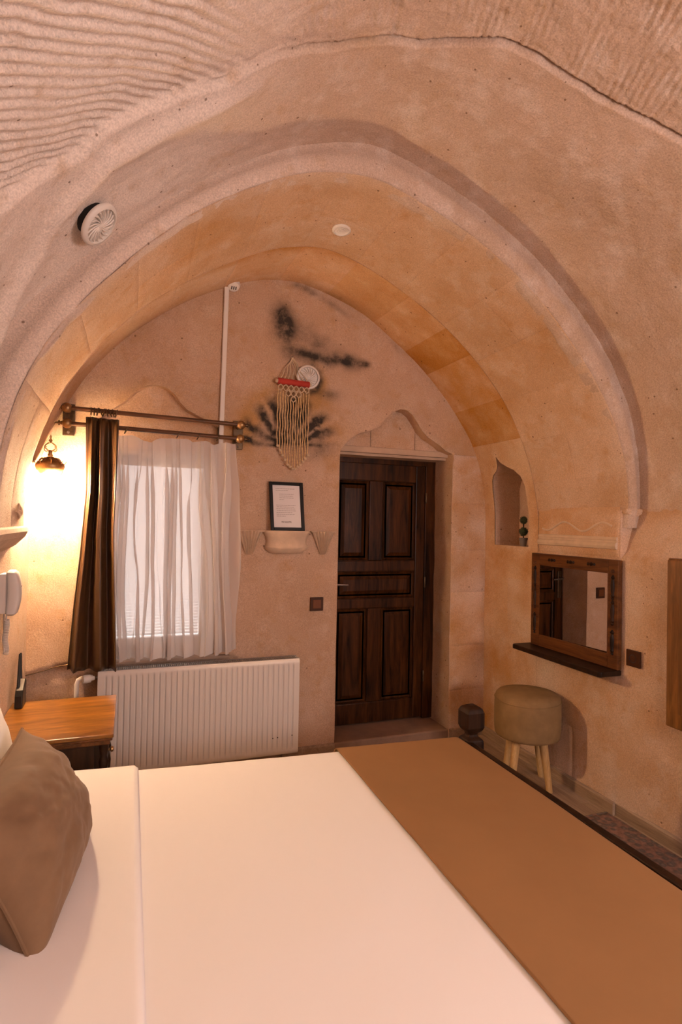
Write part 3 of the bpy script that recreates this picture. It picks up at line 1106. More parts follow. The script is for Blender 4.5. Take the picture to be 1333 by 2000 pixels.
def skirting(name, poly, label, ax):
    mb = MB()
    if ax == 'y':
        x, y0, y1 = poly
        mb.prism([(0, 0), (.016, 0), (.016, .060), (.010, .070), (0, .070)], lambda a, z, t: (x - a, t, z), y0, y1)
    else:
        y, x0, x1 = poly
        mb.prism([(0, 0), (.016, 0), (.016, .060), (.010, .070), (0, .070)], lambda a, z, t: (t, y - a, z), x0, x1)
    o = mb.build(name, M_FLOOR, None, loc=(poly[0] if ax == 'y' else poly[1], poly[1] if ax == 'y' else poly[0], 0))
    tag(o, label, kind='structure')
    return o


skirting('baseboard_right', (XR - .004, 2.37, 3.58), 'wood look skirting along the right wall beside the stool', 'y')
skirting('baseboard_front_right', (2.500, -2.2, 2.37), 'wood look skirting along the right wall beside the rug', 'y')
skirting('baseboard_back', (YB - .004, .95, 1.312), 'short wood look skirting between radiator and door', 'x')
skirting('baseboard_pier', (YB - .004, 2.196, XR - .02), 'short wood look skirting right of the door', 'x')

# ------------------------------------------------------------------ door
door = thing('door_1', 'dark brown panelled wooden door with five panels', None, (1.75, DOOR_Y, .068), kind='structure')
DX0, DX1, DZ0, DZ1 = 1.295, 2.165, .070, 2.025
# outer frame
mb = MB()
mb.box((DX0 - .01, DOOR_Y - .004, DZ0), (DX0 + .03, DOOR_Y + .05, DZ1)).box((DX1 - .055, DOOR_Y - .012, DZ0), (DX1 + .04, DOOR_Y + .05, DZ1)).box((DX0, DOOR_Y - .0125, DZ1 - .045), (DX1 + .04, DOOR_Y + .05, DZ1))
bevel(mb.build('door_frame', M_DOORW, door), .004)
LX0, LX1, LZ0, LZ1 = DX0 + .02, DX1 - .045, DZ0 + .008, DZ1 - .035
lw = LX1 - LX0
MB().box((LX0, DOOR_Y + .016, LZ0), (LX1, DOOR_Y + .045, LZ1)).build('door_leaf', M_DOORW, door)
# stiles and rails
cxm = (LX0 + LX1) / 2 - .01
zr = [LZ0, LZ0 + .15, .915, .985, 1.185, 1.265, LZ1 - .135, LZ1]
yf0, yf1 = DOOR_Y + .002, DOOR_Y + .02
st = .085
parts = [('stile', (LX0, LZ0, LX0 + st, LZ1)), ('stile', (LX1 - st, LZ0, LX1, LZ1))]
for a, b in ((zr[0], zr[1]), (zr[2], zr[3]), (zr[4], zr[5]), (zr[6], zr[7])):
    parts.append(('rail', (LX0 + st, a, LX1 - st, b)))
parts += [('mullion', (cxm - .055, zr[1], cxm + .055, zr[2])), ('mullion', (cxm - .055, zr[5], cxm + .055, zr[6]))]
for nme, (a, b, c_, d_) in parts:
    bevel(MB().box((a, yf0, b), (c_, yf1, d_)).build(nme, M_DOORW, door), .006, 3)
panels = [(LX0 + st, zr[1], cxm - .055, zr[2]), (cxm + .055, zr[1], LX1 - st, zr[2]), (LX0 + st, zr[3], LX1 - st, zr[4]),
          (LX0 + st, zr[5], cxm - .055, zr[6]), (cxm + .055, zr[5], LX1 - st, zr[6])]
for a, b, c_, d_ in panels:
    mb = MB()
    lv = [(0, .018), (.012, .010), (.022, .016), (.034, .016), (.060, .006), (.066, .006)]
    vs, fs = [], []
    for ins, dy in lv:
        vs += [(a + ins, DOOR_Y + dy, b + ins), (c_ - ins, DOOR_Y + dy, b + ins), (c_ - ins, DOOR_Y + dy, d_ - ins), (a + ins, DOOR_Y + dy, d_ - ins)]
    for i in range(len(lv) - 1):
        for q in range(4):
            fs.append((i * 4 + q, i * 4 + (q + 1) % 4, i * 4 + 4 + (q + 1) % 4, i * 4 + 4 + q))
    fs.append([(len(lv) - 1) * 4 + q for q in range(4)])
    mb.add(vs, fs)
    mb.build('panel', M_DOORW, door)
mb = MB()
mb.box((LX0 + .022, DOOR_Y - .006, .93), (LX0 + .062, DOOR_Y + .002, 1.16))
hd_ = bevel(mb.build('handle_plate', M_BRONZE, door), .003)
mb = MB()
mb.tube([(LX0 + .042, DOOR_Y, 1.10), (LX0 + .042, DOOR_Y - .045, 1.10), (LX0 + .06, DOOR_Y - .055, 1.10), (LX0 + .16, DOOR_Y - .052, 1.095)], [.010, .009, .009, .007], 10)
tag(mb.build('door_handle', M_METAL, door, True), label='dull metal lever handle')
for zz_ in (.35, 1.06, 1.70):
    mb = MB().lathe([(.006, 0), (.008, .004), (.008, .075), (.006, .08)], (DX1 - .052, DOOR_Y - .014, zz_), n=10)
    mb.build('hinge', M_BRONZE, door, True)

# ------------------------------------------------------------------ back window
win = thing('window_1', 'bright white window with a thin slatted blind behind the sheer curtain', None, (.165, 3.9, .70), kind='structure')
mb = MB()
for a, b in (((-.175, .705), (-.115, 1.95)), ((.445, .705), (.505, 1.95)), ((-.115, .705), (.445, .775)), ((-.115, 1.885), (.445, 1.95))):
    mb.box((a[0], 3.90, a[1]), (b[0], 3.95, b[1]))
bevel(mb.build('window_frame', M_WINF, win), .006)
MB().box((-.12, 3.925, .77), (.45, 3.929, 1.89)).build('pane', M_GLASS, win)
mb = MB()
for i in range(56):
    zb = .79 + i * .0195
    mb.add([(-.105, 3.872, zb + .006), (.435, 3.872, zb + .006), (.435, 3.890, zb), (-.105, 3.890, zb), (-.105, 3.872, zb + .021), (.435, 3.872, zb + .021)], [(0, 1, 2, 3), (0, 1, 5, 4)])
bl = mb.build('blind', M_BLIND, win)
tag(bl, label='pale horizontal slatted blind', kind='stuff')
MB().box((-.11, 3.862, 1.882), (.44, 3.896, 1.91)).build('blind_headrail', M_WINF, win)

# ------------------------------------------------------------------ bed
BZ0 = .575
BY0, BY1, BX0, BX1 = .62, 2.375, -.50, 1.505


def bed_z(x):
    return BZ0 - .032 * x


bed = thing('bed', 'double bed with dark wooden footboard and square corner posts', 'bed', (.5, 1.5, 0))
mb = MB().box((BX0, BY0 + .03, .30), (BX1 - .01, BY1 - .03, .50))
bevel(mb.build('mattress', M_WHITE_CLOTH, bed, True), .05, 4)
bevel(MB().box((BX0, BY0 + .02, .18), (BX1 + .01, BY1 - .02, .30)).build('bed_base', M_DARKW, bed), .006)
bevel(MB().box((BX0, BY1 - .03, .20), (BX1 + .02, BY1 - .006, .36)).build('side_rail', M_DARKW, bed), .004)
bevel(MB().box((BX0, BY0 + .006, .20), (BX1 + .02, BY0 + .03, .36)).build('side_rail', M_DARKW, bed), .004)
bevel(MB().box((BX1 + .022, BY0, .16), (BX1 + .060, BY1 + .0, .508)).build('footboard', M_DARKW, bed), .008, 3)
for yy_ in (BY1 + .01, BY0 - .01):
    mb = MB()
    cxp = BX1 + .075

    def ring(h, z):
        return [(cxp - h, yy_ - h, z), (cxp + h, yy_ - h, z), (cxp + h, yy_ + h, z), (cxp - h, yy_ + h, z)]
    lev = [(.046, 0), (.046, .492), (.044, .510), (.024, .526), (.024, .538), (.040, .552), (.047, .570), (.047, .640), (.038, .660), (.016, .672)]
    vs, fs = [], []
    for h, z_ in lev:
        vs += ring(h, z_)
    for i in range(len(lev) - 1):
        for q in range(4):
            fs.append((i * 4 + q, i * 4 + (q + 1) % 4, i * 4 + 4 + (q + 1) % 4, i * 4 + 4 + q))
    fs += [(3, 2, 1, 0), tuple((len(lev) - 1) * 4 + q for q in range(4))]
    mb.add(vs, fs)
    o = mb.build('corner_post', M_DARKW, bed)
    bevel(o, .009, 2, 25)
    tag(o, label='black brown corner post with faceted block top')


def cloth_sheet(name, x0, x1, ztop, drop_far, drop_near, foot_drop, mat, thick, wr=.004, seed=0., nx_=110, ny_=120, yfar=BY1, ynear=BY0, xedge=None, base=None, skew=0.0):
    """a cloth over the bed: flat top, rounded over far/near edges and optionally over the foot"""
    rad_ = .045
    # param along y: near drop -> top -> far drop
    def path(a0, a1, drop0, drop1):
        pts = []
        for t in np.linspace(0, 1, 8):
            pts.append((a0, -drop0 + (drop0 - rad_) * t))
        for t in np.linspace(0, PI / 2, 7)[1:]:
            pts.append((a0 + rad_ * (1 - math.cos(t)), -rad_ + rad_ * math.sin(t)))
        for t in np.linspace(0, 1, ny_)[1:-1]:
            pts.append((a0 + rad_ + (a1 - a0 - 2 * rad_) * t, 0.0))
        for t in np.linspace(0, PI / 2, 7):
            pts.append((a1 - rad_ + rad_ * math.sin(t), -rad_ + rad_ * math.cos(t)))
        for t in np.linspace(0, 1, 8)[1:]:
            pts.append((a1, -rad_ - (drop1 - rad_) * t))
        return np.array(pts)
    yp = path(ynear, yfar, drop_near, drop_far)
    xs = np.linspace(x0, x1, nx_)
    zx = np.zeros(nx_)
    if foot_drop:
        xt = np.linspace(x0, x1 - .05, nx_ - 14)
        ta = np.linspace(0, PI / 2, 8)[1:]
        xd = np.full(7, x1)
        xs = np.concatenate([xt, x1 - .05 + .05 * np.sin(ta), xd])
        zx = np.concatenate([np.zeros(nx_ - 14), -.05 + .05 * np.cos(ta), -.05 - (foot_drop - .05) * np.linspace(0, 1, 8)[1:]])
    X, Yi = np.meshgrid(xs, np.arange(len(yp)), indexing='ij')
    ZX, _ = np.meshgrid(zx, np.arange(len(yp)), indexing='ij')
    Yv = yp[Yi, 0]
    Zv = yp[Yi, 1]
    X = X + skew * (Yv - 1.6)
    P = np.stack([X.ravel(), Yv.ravel(), (ztop(X) + Zv + ZX).ravel()], 1)
    w = wr * fbm(P * np.array([1, .8, 1]), 2.4, 3, seed)
    P[:, 2] += w
    vert = sstep(-.03, -.10, Zv.ravel())
    P[:, 1] += vert * (.010 * np.sin(P[:, 0] * 23) + .006) * np.sign(P[:, 1] - 1.4)
    o = mesh_obj(name, P, grid_faces(len(xs), len(yp)), mat, None if base is None else base, True, loc=None if base is not None else (.5, 1.5, .5))
    m = o.modifiers.new('thickness', 'SOLIDIFY')
    m.thickness = thick
    m.offset = 1.0 if False else -1.0
    return o


du = thing('duvet', 'smooth white duvet spread over the bed with its edge folded back', 'duvet', (.5, 1.5, .5))
cloth_sheet('cover', -.40, 1.495, lambda x: bed_z(x), .30, .30, .22, M_WHITE_CLOTH, .006, .006, 3.0, base=du)
cloth_sheet('folded_edge', -.36, .052, lambda x: bed_z(x) + .016 - .012 * sstep(.035, .052, x), .24, .24, 0, M_WHITE_CLOTH, .012, .006, 3.0, yfar=BY1 + .012, ynear=BY0 - .01, base=du, nx_=60)
rn = cloth_sheet('bed_runner', .862, 1.512, lambda x: bed_z(x) + .010, .27, .27, .09, M_TAN, .005, .004, 3.0, yfar=BY1 + .016, ynear=BY0 - .014, skew=.012)
tag(rn, 'plain tan bed runner laid across the foot of the bed', 'blanket')


def pillow(name, label, c, wv_, hv, T, mat, cat='pillow', seed=0., seam=None, wrinkle=.010):
    c, wv_, hv = Vector(c), Vector(wv_), Vector(hv)
    nv_ = wv_.cross(hv).normalized()
    n = 70
    t = np.linspace(-1, 1, n)
    U, V = [q.ravel() for q in np.meshgrid(t, t, indexing='ij')]
    prof = np.clip((1 - np.abs(U) ** 2.2) * (1 - np.abs(V) ** 2.2), 0, 1) ** .55
    pin = 1 - .10 * (1 - V * V) * (np.abs(U) ** 3) * 1.0
    pin2 = 1 - .10 * (1 - U * U) * (np.abs(V) ** 3)
    P0 = np.array(c)[None] + (U * pin)[:, None] * np.array(wv_)[None] / 2 + (V * pin2)[:, None] * np.array(hv)[None] / 2
    out = []
    for sgn in (1, -1):
        edge = sstep(1.0, .75, np.maximum(np.abs(U), np.abs(V)))
        rad_w = np.arctan2(V, U)
        w = wrinkle * fbm(np.stack([U * 1.6, V * 1.6, np.full_like(U, seed + sgn)], 1), 1.5, 4)
        w += wrinkle * .8 * np.abs(np.sin(4 * rad_w + 3 * fbm(np.stack([U, V, U * 0 + seed], 1), 1.5, 2))) * np.hypot(U, V) * edge * .8
        h = sgn * (T / 2 * prof + w * edge + .002)
        out.append(P0 + h[:, None] * np.array(nv_)[None])
    root = thing(name, label, cat, tuple(c - hv / 2))
    f = grid_faces(n, n)
    f2 = f[:, ::-1] + n * n
    # rim
    idx = list(range(0, n)) + [i * n + n - 1 for i in range(1, n)] + [(n - 1) * n + j for j in range(n - 2, -1, -1)] + [i * n for i in range(n - 2, 0, -1)]
    rim = [(idx[i], idx[(i + 1) % len(idx)], idx[(i + 1) % len(idx)] + n * n, idx[i] + n * n) for i in range(len(idx))]
    o = mesh_obj('cover', np.concatenate(out), [*f.tolist(), *f2.tolist(), *rim], mat, root, True)
    bm = bmesh.new()
    bm.from_mesh(o.data)
    bmesh.ops.recalc_face_normals(bm, faces=bm.faces)
    bm.to_mesh(o.data)
    bm.free()
    P1 = (out[0] + out[1]) / 2
    mb = MB()
    mb.tube([P1[i] for i in idx[::2]], .0045, 6, closed=True)
    mb.build('seam_piping', seam or mat, root, True)
    return root


pillow('throw_cushion', 'plump taupe velvet cushion leaning on the bed head', (-.238, 1.725, .714), (.055, .60, .0), (-.20, .10, .30), .25, M_CUSH, 'cushion', 2.0, wrinkle=.014)
pillow('pillow', 'white pillow standing behind the taupe cushion', (-.405, 1.96, .765), (0, .66, 0), (-.10, 0, .38), .14, M_PILLOWW, 'pillow', 5.0, wrinkle=.006)
pillow('pillow', 'white pillow at the left edge nearer the camera', (-.34, 1.12, .68), (0, .60, 0), (-.20, 0, .26), .15, M_PILLOWW, 'pillow', 8.0, wrinkle=.006)

# ------------------------------------------------------------------ nightstand
ns = thing('nightstand', 'honey topped wooden nightstand with dark carved corner beside the bed', 'nightstand', (-.28, 2.92, 0))
NX0, NX1, NY0, NY1, NZ = -.525, -.045, 2.635, 3.215, .62
bevel(MB().box((NX0, NY0, NZ - .018), (NX1, NY1, NZ)).build('table_top', M_HONEY, ns), .004)
mb = MB()
mb.box((NX0 + .006, NY0 + .004, NZ - .030), (NX1 - .004, NY1 - .004, NZ - .018)).box((NX0 + .006, NY0 + .014, NZ - .050), (NX1 - .014, NY1 - .014, NZ - .030))
bevel(mb.build('top_moulding', M_MIRW, ns), .004)
bevel(MB().box((NX0 + .012, NY0 + .035, .08), (NX1 - .05, NY1 - .035, NZ - .05)).build('body', M_DARKW, ns), .003)
bevel(MB().box((NX0 + .012, NY0 + .022, .06), (NX1 - .075, NY0 + .036, NZ - .05)).build('side_panel', M_DARKW, ns), .004)
for yq in (NY0 + .045, NY1 - .045):
    mb = MB()
    prof = [(.016, .0), (.018, .02), (.014, .05), (.022, .07), (.014, .09), (.016, .20), (.020, .26), (.013, .30), (.021, .33), (.013, .36), (.018, .42), (.022, .45), (.014, .47), (.020, .50), (.021, .525)]
    mb.lathe(prof, (NX1 - .040, yq, .045), n=14)
    mb.build('turned_column', M_DARKW, ns, True)
for i, (za, zb) in enumerate(((.10, .32), (.34, .555))):
    dr = bevel(MB().box((NX1 - .052, NY0 + .075, za), (NX1 - .030, NY1 - .075, zb)).build('drawer', M_DARKW, ns), .006)
    MB().lathe([(.006, 0), (.006, .012), (.014, .018), (.012, .026), (.004, .030)], (NX1 - .032, (NY0 + NY1) / 2, (za + zb) / 2), (1, 0, 0), 12).build('knob', M_BRASS, dr, True)
for xq in (NX0 + .04, NX1 - .04):
    for yq in (NY0 + .05, NY1 - .05):
        MB().lathe([(.014, 0), (.024, .02), (.026, .04), (.020, .065)], (xq, yq, 0), n=12).build('foot', M_DARKW, ns, True)

# ------------------------------------------------------------------ router on the nightstand
ro = thing('router', 'black router with two upright antennas on the nightstand corner', 'router', (-.482, 3.165, NZ))
mb = MB()
mb.prism([(3.10, NZ), (3.20, NZ), (3.205, NZ + .11), (3.19, NZ + .125), (3.115, NZ + .085), (3.10, NZ + .06)], lambda y, z, x: (x, y, z), -.50, -.465)
bevel(mb.build('body', M_BLACKP, ro), .006, 3)
for y0, y1 in ((3.125, 3.185), (3.195, 3.21)):
    mb = MB().tube([(-.49, y0, NZ + .07), (-.492, (y0 + y1) / 2, NZ + .15), (-.495, y1, NZ + .245)], [.0075, .007, .005], 8)
    mb.build('antenna', M_BLACKP, ro, True)

# ------------------------------------------------------------------ telephone on the left wall
ph_ = thing('telephone', 'pale grey wall telephone with coiled cord', 'telephone', (-.545, 2.940, 1.10))
mb = MB()
mb.box((-.54, 2.895, 1.11), (-.515, 2.995, 1.285))
bevel(mb.build('base', M_GREYP, ph_, True), .012, 3)
n = 22
pts, rs = [], []
mb = MB()
vs, fs = [], []
secs = []
for i in range(n):
    t = i / (n - 1)
    z = 1.095 + .205 * t
    dep = .030 + .018 * math.sin(PI * t) ** .5 if 0 < t < 1 else .020
    hw = .030 + .010 * abs(2 * t - 1) ** 2 if 0 < t < 1 else .022
    sec = []
    for k in range(14):
        a = 2 * PI * k / 14
        sx = abs(math.cos(a)) ** .6 * math.copysign(1, math.cos(a))
        sy = abs(math.sin(a)) ** .6 * math.copysign(1, math.sin(a))
        sec.append((-.498 + .012 * math.sin(PI * t) + sx * dep * .62, 2.945 + sy * hw, z))
    secs.append(sec)
for sec in secs:
    vs += sec
for i in range(n - 1):
    for k in range(14):
        fs.append((i * 14 + k, i * 14 + (k + 1) % 14, i * 14 + 14 + (k + 1) % 14, i * 14 + 14 + k))
fs += [list(range(14))[::-1], [(n - 1) * 14 + k for k in range(14)]]
mb.add(vs, fs)
hs = mb.build('handset', M_GREYP, ph_, True)
mb = MB()
for i, (dy, z) in enumerate(((-.004, 1.225), (-.001, 1.210), (.002, 1.195), (.004, 1.18))):
    mb.box((-.468, 2.940 + dy, z - .004), (-.458, 2.956 + dy, z + .004))
tag(mb.build('key_strip', M_BLACKP, hs), label='dark row of keys')
mb = MB()
pts = []
for i in range(260):
    t = i / 259
    a = t * 2 * PI * 26
    yc_ = 2.940 + .016 * math.sin(t * 9)
    pts.append((-.515 + .010 * math.cos(a), yc_ + .010 * math.sin(a), 1.06 - .15 * math.sin(t * PI) if False else 1.075 - .155 * t))
mb.tube(pts, .0028, 5)
mb.tube([(-.515, 2.940, 1.10), (-.515, 2.940, 1.075)], .003, 5)
mb.tube([(-.53, 2.965, 1.10), (-.528, 2.960, 1.02), (-.52, 2.940, .93)], .0028, 5)
mb.build('coiled_cord', M_GREYP, ph_, True)
mb = MB().tube([(-.541, 2.940, .93), (-.541, 2.942, .8), (-.541, 2.940, .66)], .0025, 5)
mb.build('wire', M_PLAST, ph_, True)

# ------------------------------------------------------------------ radiator
RX0, RX1, RZ0, RZ1, RY = -.150, 1.026, .085, .680, 3.470
ra = thing('radiator', 'long white fluted panel radiator below the window', 'radiator', (.44, 3.52, .085))
xs = np.linspace(RX0, RX1, 420)
pitch = (RX1 - RX0 - .05) / 35
zs = [RZ0, RZ0 + .012, RZ0 + .030, RZ0 + .040, RZ0 + .055, RZ1 - .055, RZ1 - .040, RZ1 - .030, RZ1 - .012, RZ1]
amp_z = [0, 0, 0, .5, 1, 1, .5, 0, 0, 0]
U, V = np.meshgrid(xs, np.arange(len(zs)), indexing='ij')
phs = (U - RX0 - .025) / pitch
fr = phs - np.floor(phs)
rib = np.where(np.abs(fr - .5) < .17, sstep(.17, .09, np.abs(fr - .5)), 0)
rib = rib * ((phs > 0) & (phs < 35))
Y = RY + .011 * rib * np.array(amp_z)[V]
Y = Y + .012 * ((V == 0) | (V == len(zs) - 1))
P = np.stack([U.ravel(), Y.ravel(), np.array(zs)[V].ravel()], 1)
mesh_obj('front_panel', P, grid_faces(len(xs), len(zs), False), M_RAD, ra, True)
mb = MB().box((RX0 + .002, RY + .075, RZ0), (RX1 - .002, RY + .085, RZ1 - .004))
mb.build('rear_panel', M_RAD, ra)
for xa, xb in ((RX0 - .001, RX0 + .003), (RX1 - .003, RX1 + .001)):
    bevel(MB().box((xa, RY + .004, RZ0 + .012), (xb, RY + .09, RZ1 - .002)).build('side_cover', M_RAD, ra), .001)
mb = MB()
mb.box((RX0, RY + .010, RZ1 - .006), (RX1, RY + .016, RZ1 + .001)).box((RX0, RY + .082, RZ1 - .006), (RX1, RY + .088, RZ1 + .001))
xg = RX0 + .01
while xg < RX1 - .012:
    mb.box((xg, RY + .016, RZ1 - .004), (xg + .0055, RY + .082, RZ1 - .001))
    xg += .011
tag(mb.build('top_grille', M_GRILL, ra), label='grey slotted top grille', kind='stuff')
mb = MB().box((RX0 + .01, RY + .012, RZ0 + .01), (RX1 - .01, RY + .074, RZ1 - .03))
mb.build('fin_core', M_GRILL, ra)
vl = MB().lathe([(.011, 0), (.013, .008), (.013, .02), (.022, .022), (.024, .045), (.021, .062), (.010, .066)], (RX0 - .020, RY + .05, RZ1 - .045), (-1, -.35, 0), 16).build('valve_knob', M_PLAST, ra, True)
mb = MB().tube([(RX0 + .01, RY + .05, RZ1 - .045), (RX0 - .03, RY + .05, RZ1 - .045)], .009, 10)
mb.build('valve_body', M_METAL, ra, True)
mb = MB().tube([(RX0 - .03, RY + .06, RZ1 - .043), (RX0 - .085, RY + .062, RZ1 - .045), (RX0 - .105, RY + .063, RZ1 - .055), (RX0 - .112, RY + .063, RZ1 - .08), (RX0 - .112, RY + .063, .02)], .013, 12)
mb.build('supply_pipe', M_PLAST, ra, True)
for xq, zq in ((.862, .215), (.892, .217), (.985, .222)):
    MB().lathe([(.004, 0), (.003, .001)], (xq, RY - .0003, zq - .02), (0, -1, 0), 8).build('chip_mark', M_HOLE, ra)

# ------------------------------------------------------------------ curtain rods
cr_ = thing('curtain_rod', 'double dark curtain rod on bronze wall brackets above the window', 'curtain rod', (.14, 3.58, 2.10))
ZU0, ZU1, ZL0, ZL1, YU, YL = 2.150, 2.128, 2.068, 2.046, 3.475, 3.500


def rod_z(x, hi=True):
    t = (x + .38) / 1.03
    return (ZU0 + (ZU1 - ZU0) * t) if hi else (ZL0 + (ZL1 - ZL0) * t)


for hi, yy_ in ((True, YU), (False, YL)):
    MB().tube([(-.36, yy_, rod_z(-.36, hi)), (.64, yy_, rod_z(.64, hi))], .0125, 12).build('rod', M_RODW, cr_, True)
    for xe, sg in ((-.355, -1), (.63, 1)):
        f = MB().lathe([(.016, 0), (.020, .004), (.014, .008), (.012, .012), (.008, .02), (.010, .026), (.007, .032), (.004, .038), (.006, .042), (.002, .050)], (xe + sg * .003, yy_, rod_z(xe, hi)), (sg, 0, 0), 12)
        f.ball((xe + sg * .03, yy_, rod_z(xe, hi) + .010), .005, 8)
        f.ball((xe + sg * .03, yy_, rod_z(xe, hi) - .010), .005, 8)
        f.build('finial', M_BRONZE, cr_, True)
for xb in (-.345, .622):
    zc_ = (rod_z(xb) + rod_z(xb, False)) / 2
    pl = bevel(MB().box((xb - .031, YB - .018, zc_ - .098), (xb + .031, YB - .004, zc_ + .082)).build('bracket_plate', M_BRONZE, cr_), .003)
    for zq in (zc_ - .08, zc_ + .066):
        MB().lathe([(.008, 0), (.007, .003), (.003, .005)], (xb, YB - .018, zq), (0, -1, 0), 10).build('screw', M_METAL, pl, True)
    for hi, yy_ in ((True, YU), (False, YL)):
        mb = MB()
        mb.ball((xb, yy_ + .002, rod_z(xb, hi)), .028, 16)
        mb.lathe([(.017, 0), (.017, .01), (.011, .016), (.011, YB - yy_ - .04), (.018, YB - yy_ - .018)], (xb, yy_ + .012, rod_z(xb, hi)), (0, 1, 0), 14)
        mb.build('bracket_ball', M_BRASS, cr_, True)


def ring_mesh(x, y, z, R=.021, r=.0032, tilt=0.0):
    pts = [(x + math.sin(tilt) * R * math.cos(a), y + R * math.sin(a), z + R * math.cos(a)) for a in np.linspace(0, 2 * PI, 20, endpoint=False)]
    return MB().tube(pts, r, 6, closed=True)


# dark curtain
dc = thing('curtain', 'dark brown satin curtain gathered to the left of the window', 'curtain', (-.16, YU, .70))
nu, nv2 = 160, 60
tu = np.linspace(0, 1, nu)
tv = np.linspace(0, 1, nv2)
Ug, Vg = np.meshgrid(tu, tv, indexing='ij')
xl = np.interp(Vg, [0, .08, .30, .55, .75, 1], [-.248, -.245, -.240, -.262, -.288, -.312])
xr = np.interp(Vg, [0, .3, .45, .7, 1], [-.075, -.078, -.084, -.068, -.048])
X = xl + (xr - xl) * (Ug + .02 * np.sin(Ug * 9 + Vg * 2))
fold_ph = Ug * 2 * PI * 2.9 + 1.1 * np.sin(Vg * 2.0 + Ug * 3) + .5
amp_c = np.interp(Vg, [0, .06, .2, 1], [.010, .022, .030, .036])
Y = YU - .030 + .030 * sstep(.04, 0, Vg) + amp_c * np.sin(fold_ph) + .007 * np.sin(fold_ph * 2.3 + 1 + Vg)
Z = 2.108 - .006 * Ug - 1.408 * Vg + .004 * np.sin(Ug * 30) * (Vg > .95) - .012 * Vg * (1 - Ug) * 0
P = np.stack([X.ravel(), Y.ravel(), Z.ravel()], 1)
o = mesh_obj('fabric', P, grid_faces(nu, nv2, True), M_SATIN, dc, True)
m = o.modifiers.new('thickness', 'SOLIDIFY')
m.thickness = .003
for i in range(9):
    xq = -.222 + i * .0165
    ring_mesh(xq, YU, rod_z(xq) - .007, .021, .003, random.uniform(-.5, .5)).build('curtain_ring', M_BRONZE, dc, True)
# sheer curtain
sh = thing('sheer_curtain', 'thin white sheer curtain hanging in front of the window', 'curtain', (.18, YL, .72))
nu, nv2 = 320, 60
Ug, Vg = np.meshgrid(np.linspace(0, 1, nu), np.linspace(0, 1, nv2), indexing='ij')
hang = np.array([0, .27, .36, .66, .80, .94, 1.0])
xl = -.255 + 0 * Vg
xr = np.interp(Vg, [0, .5, 1], [.598, .625, .648])
X = xl + (xr - xl) * Ug
nf = fbm(np.stack([Ug.ravel() * 9, Vg.ravel() * .8, Ug.ravel() * 0], 1), 1.0, 3, 31.).reshape(Ug.shape)
phs_ = Ug * 2 * PI * 10.5 + 6 * nf
ampS = np.interp(Vg, [0, .08, 1], [.006, .016, .027])
Y = YL + .008 + .022 * sstep(.30, .20, Ug) + ampS * np.sin(phs_) * (1 - .5 * sstep(.30, .20, Ug)) + .010 * nf
X = X + (.004 + .014 * sstep(0.02, .25, Vg)) * np.sin(2 * phs_ + .6)
Y = np.minimum(Y, 3.575)
top = 2.012 + .0 * Ug
sag = np.interp(Ug, [0, .25, .30, .36, .42, .47, .66, .70, .79, .84, .93, .98, 1], [.0, .01, .015, -.012, -.022, .006, .012, -.004, .010, -.012, .008, .0, .002])
Z = top + sag * (1 - Vg) ** 3 - Vg * 1.285 + .010 * np.sin(phs_) * Vg ** 6 + .03 * Vg * (Ug - .55) * (Ug > .55)
P = np.stack([X.ravel(), Y.ravel(), Z.ravel()], 1)
mesh_obj('fabric', P, grid_faces(nu, nv2, True), M_SHEER, sh, True)
# hem: doubled cloth strip at the foot
j0 = int(nv2 * .925)
Ph = np.stack([X[:, j0:].ravel(), Y[:, j0:].ravel() + .003, Z[:, j0:].ravel()], 1)
mesh_obj('hem', Ph, grid_faces(nu, nv2 - j0, True), M_SHEER, sh, True)
for xq in (-.035, .255, .372, .487):
    ring_mesh(xq, YL, rod_z(xq, False) - .009, .020, .003, .5).build('curtain_ring', M_BRONZE, sh, True)

# ------------------------------------------------------------------ wall sconce (lit)
SX, SY = -.410, 3.385
sc_ = thing('wall_sconce', 'glowing globe wall lamp with ornate bronze holder left of the curtain', 'lamp', (SX, YB, 1.70))
mb = MB()
prof = [(.012, 1.865), (.022, 1.860), (.030, 1.850), (.040, 1.842), (.056, 1.838), (.068, 1.828), (.072, 1.812), (.066, 1.795), (.056, 1.785), (.050, 1.775), (.044, 1.772)]
mb.lathe([(r, z) for r, z in prof], (SX, SY, 0), (0, 0, 1), 28, cap=False)
mb.build('holder_cup', M_BRASS, sc_, True)
mb = MB()
for k in range(8):
    a = 2 * PI * k / 8 + .2
    c_, s_ = math.cos(a), math.sin(a)
    pts = [(SX + c_ * (.030 + .05 * t), SY + s_ * (.030 + .05 * t), 1.852 - .05 * t + .035 * t * t + .010 * math.sin(t * 7)) for t in np.linspace(0, 1, 10)]
    mb.tube(pts, [.006 - .0035 * t for t in np.linspace(0, 1, 10)], 6)
mb.build('leaf_ornament', M_BRASS, sc_, True)
mb = MB()
mb.lathe([(.010, 1.860), (.014, 1.872), (.008, 1.884), (.010, 1.892), (.006, 1.900)], (SX, SY, 0), n=12)
for sg in (-1, 1):
    mb.tube([(SX + sg * (.006 + .022 * math.sin(t)), SY, 1.895 + .045 * (t / PI)) for t in np.linspace(0, PI, 12)], .0035, 6)
    mb.tube([(SX + sg * (.020 + .010 * math.cos(t)), SY, 1.905 + .012 * math.sin(t)) for t in np.linspace(-2.5, 1.8, 10)], .003, 6)
mb.lathe([(.003, 1.938), (.010, 1.950), (.007, 1.958), (.003, 1.964), (.006, 1.970), (.001, 1.984)], (SX, SY, 0), n=10)
mb.build('crown_finial', M_BRASS, sc_, True)
mb = MB().tube([(SX, YB - .012, 1.80), (SX, YB - .03, 1.815), (SX, SY + .02, 1.84), (SX, SY, 1.85)], [.010, .008, .008, .008], 8)
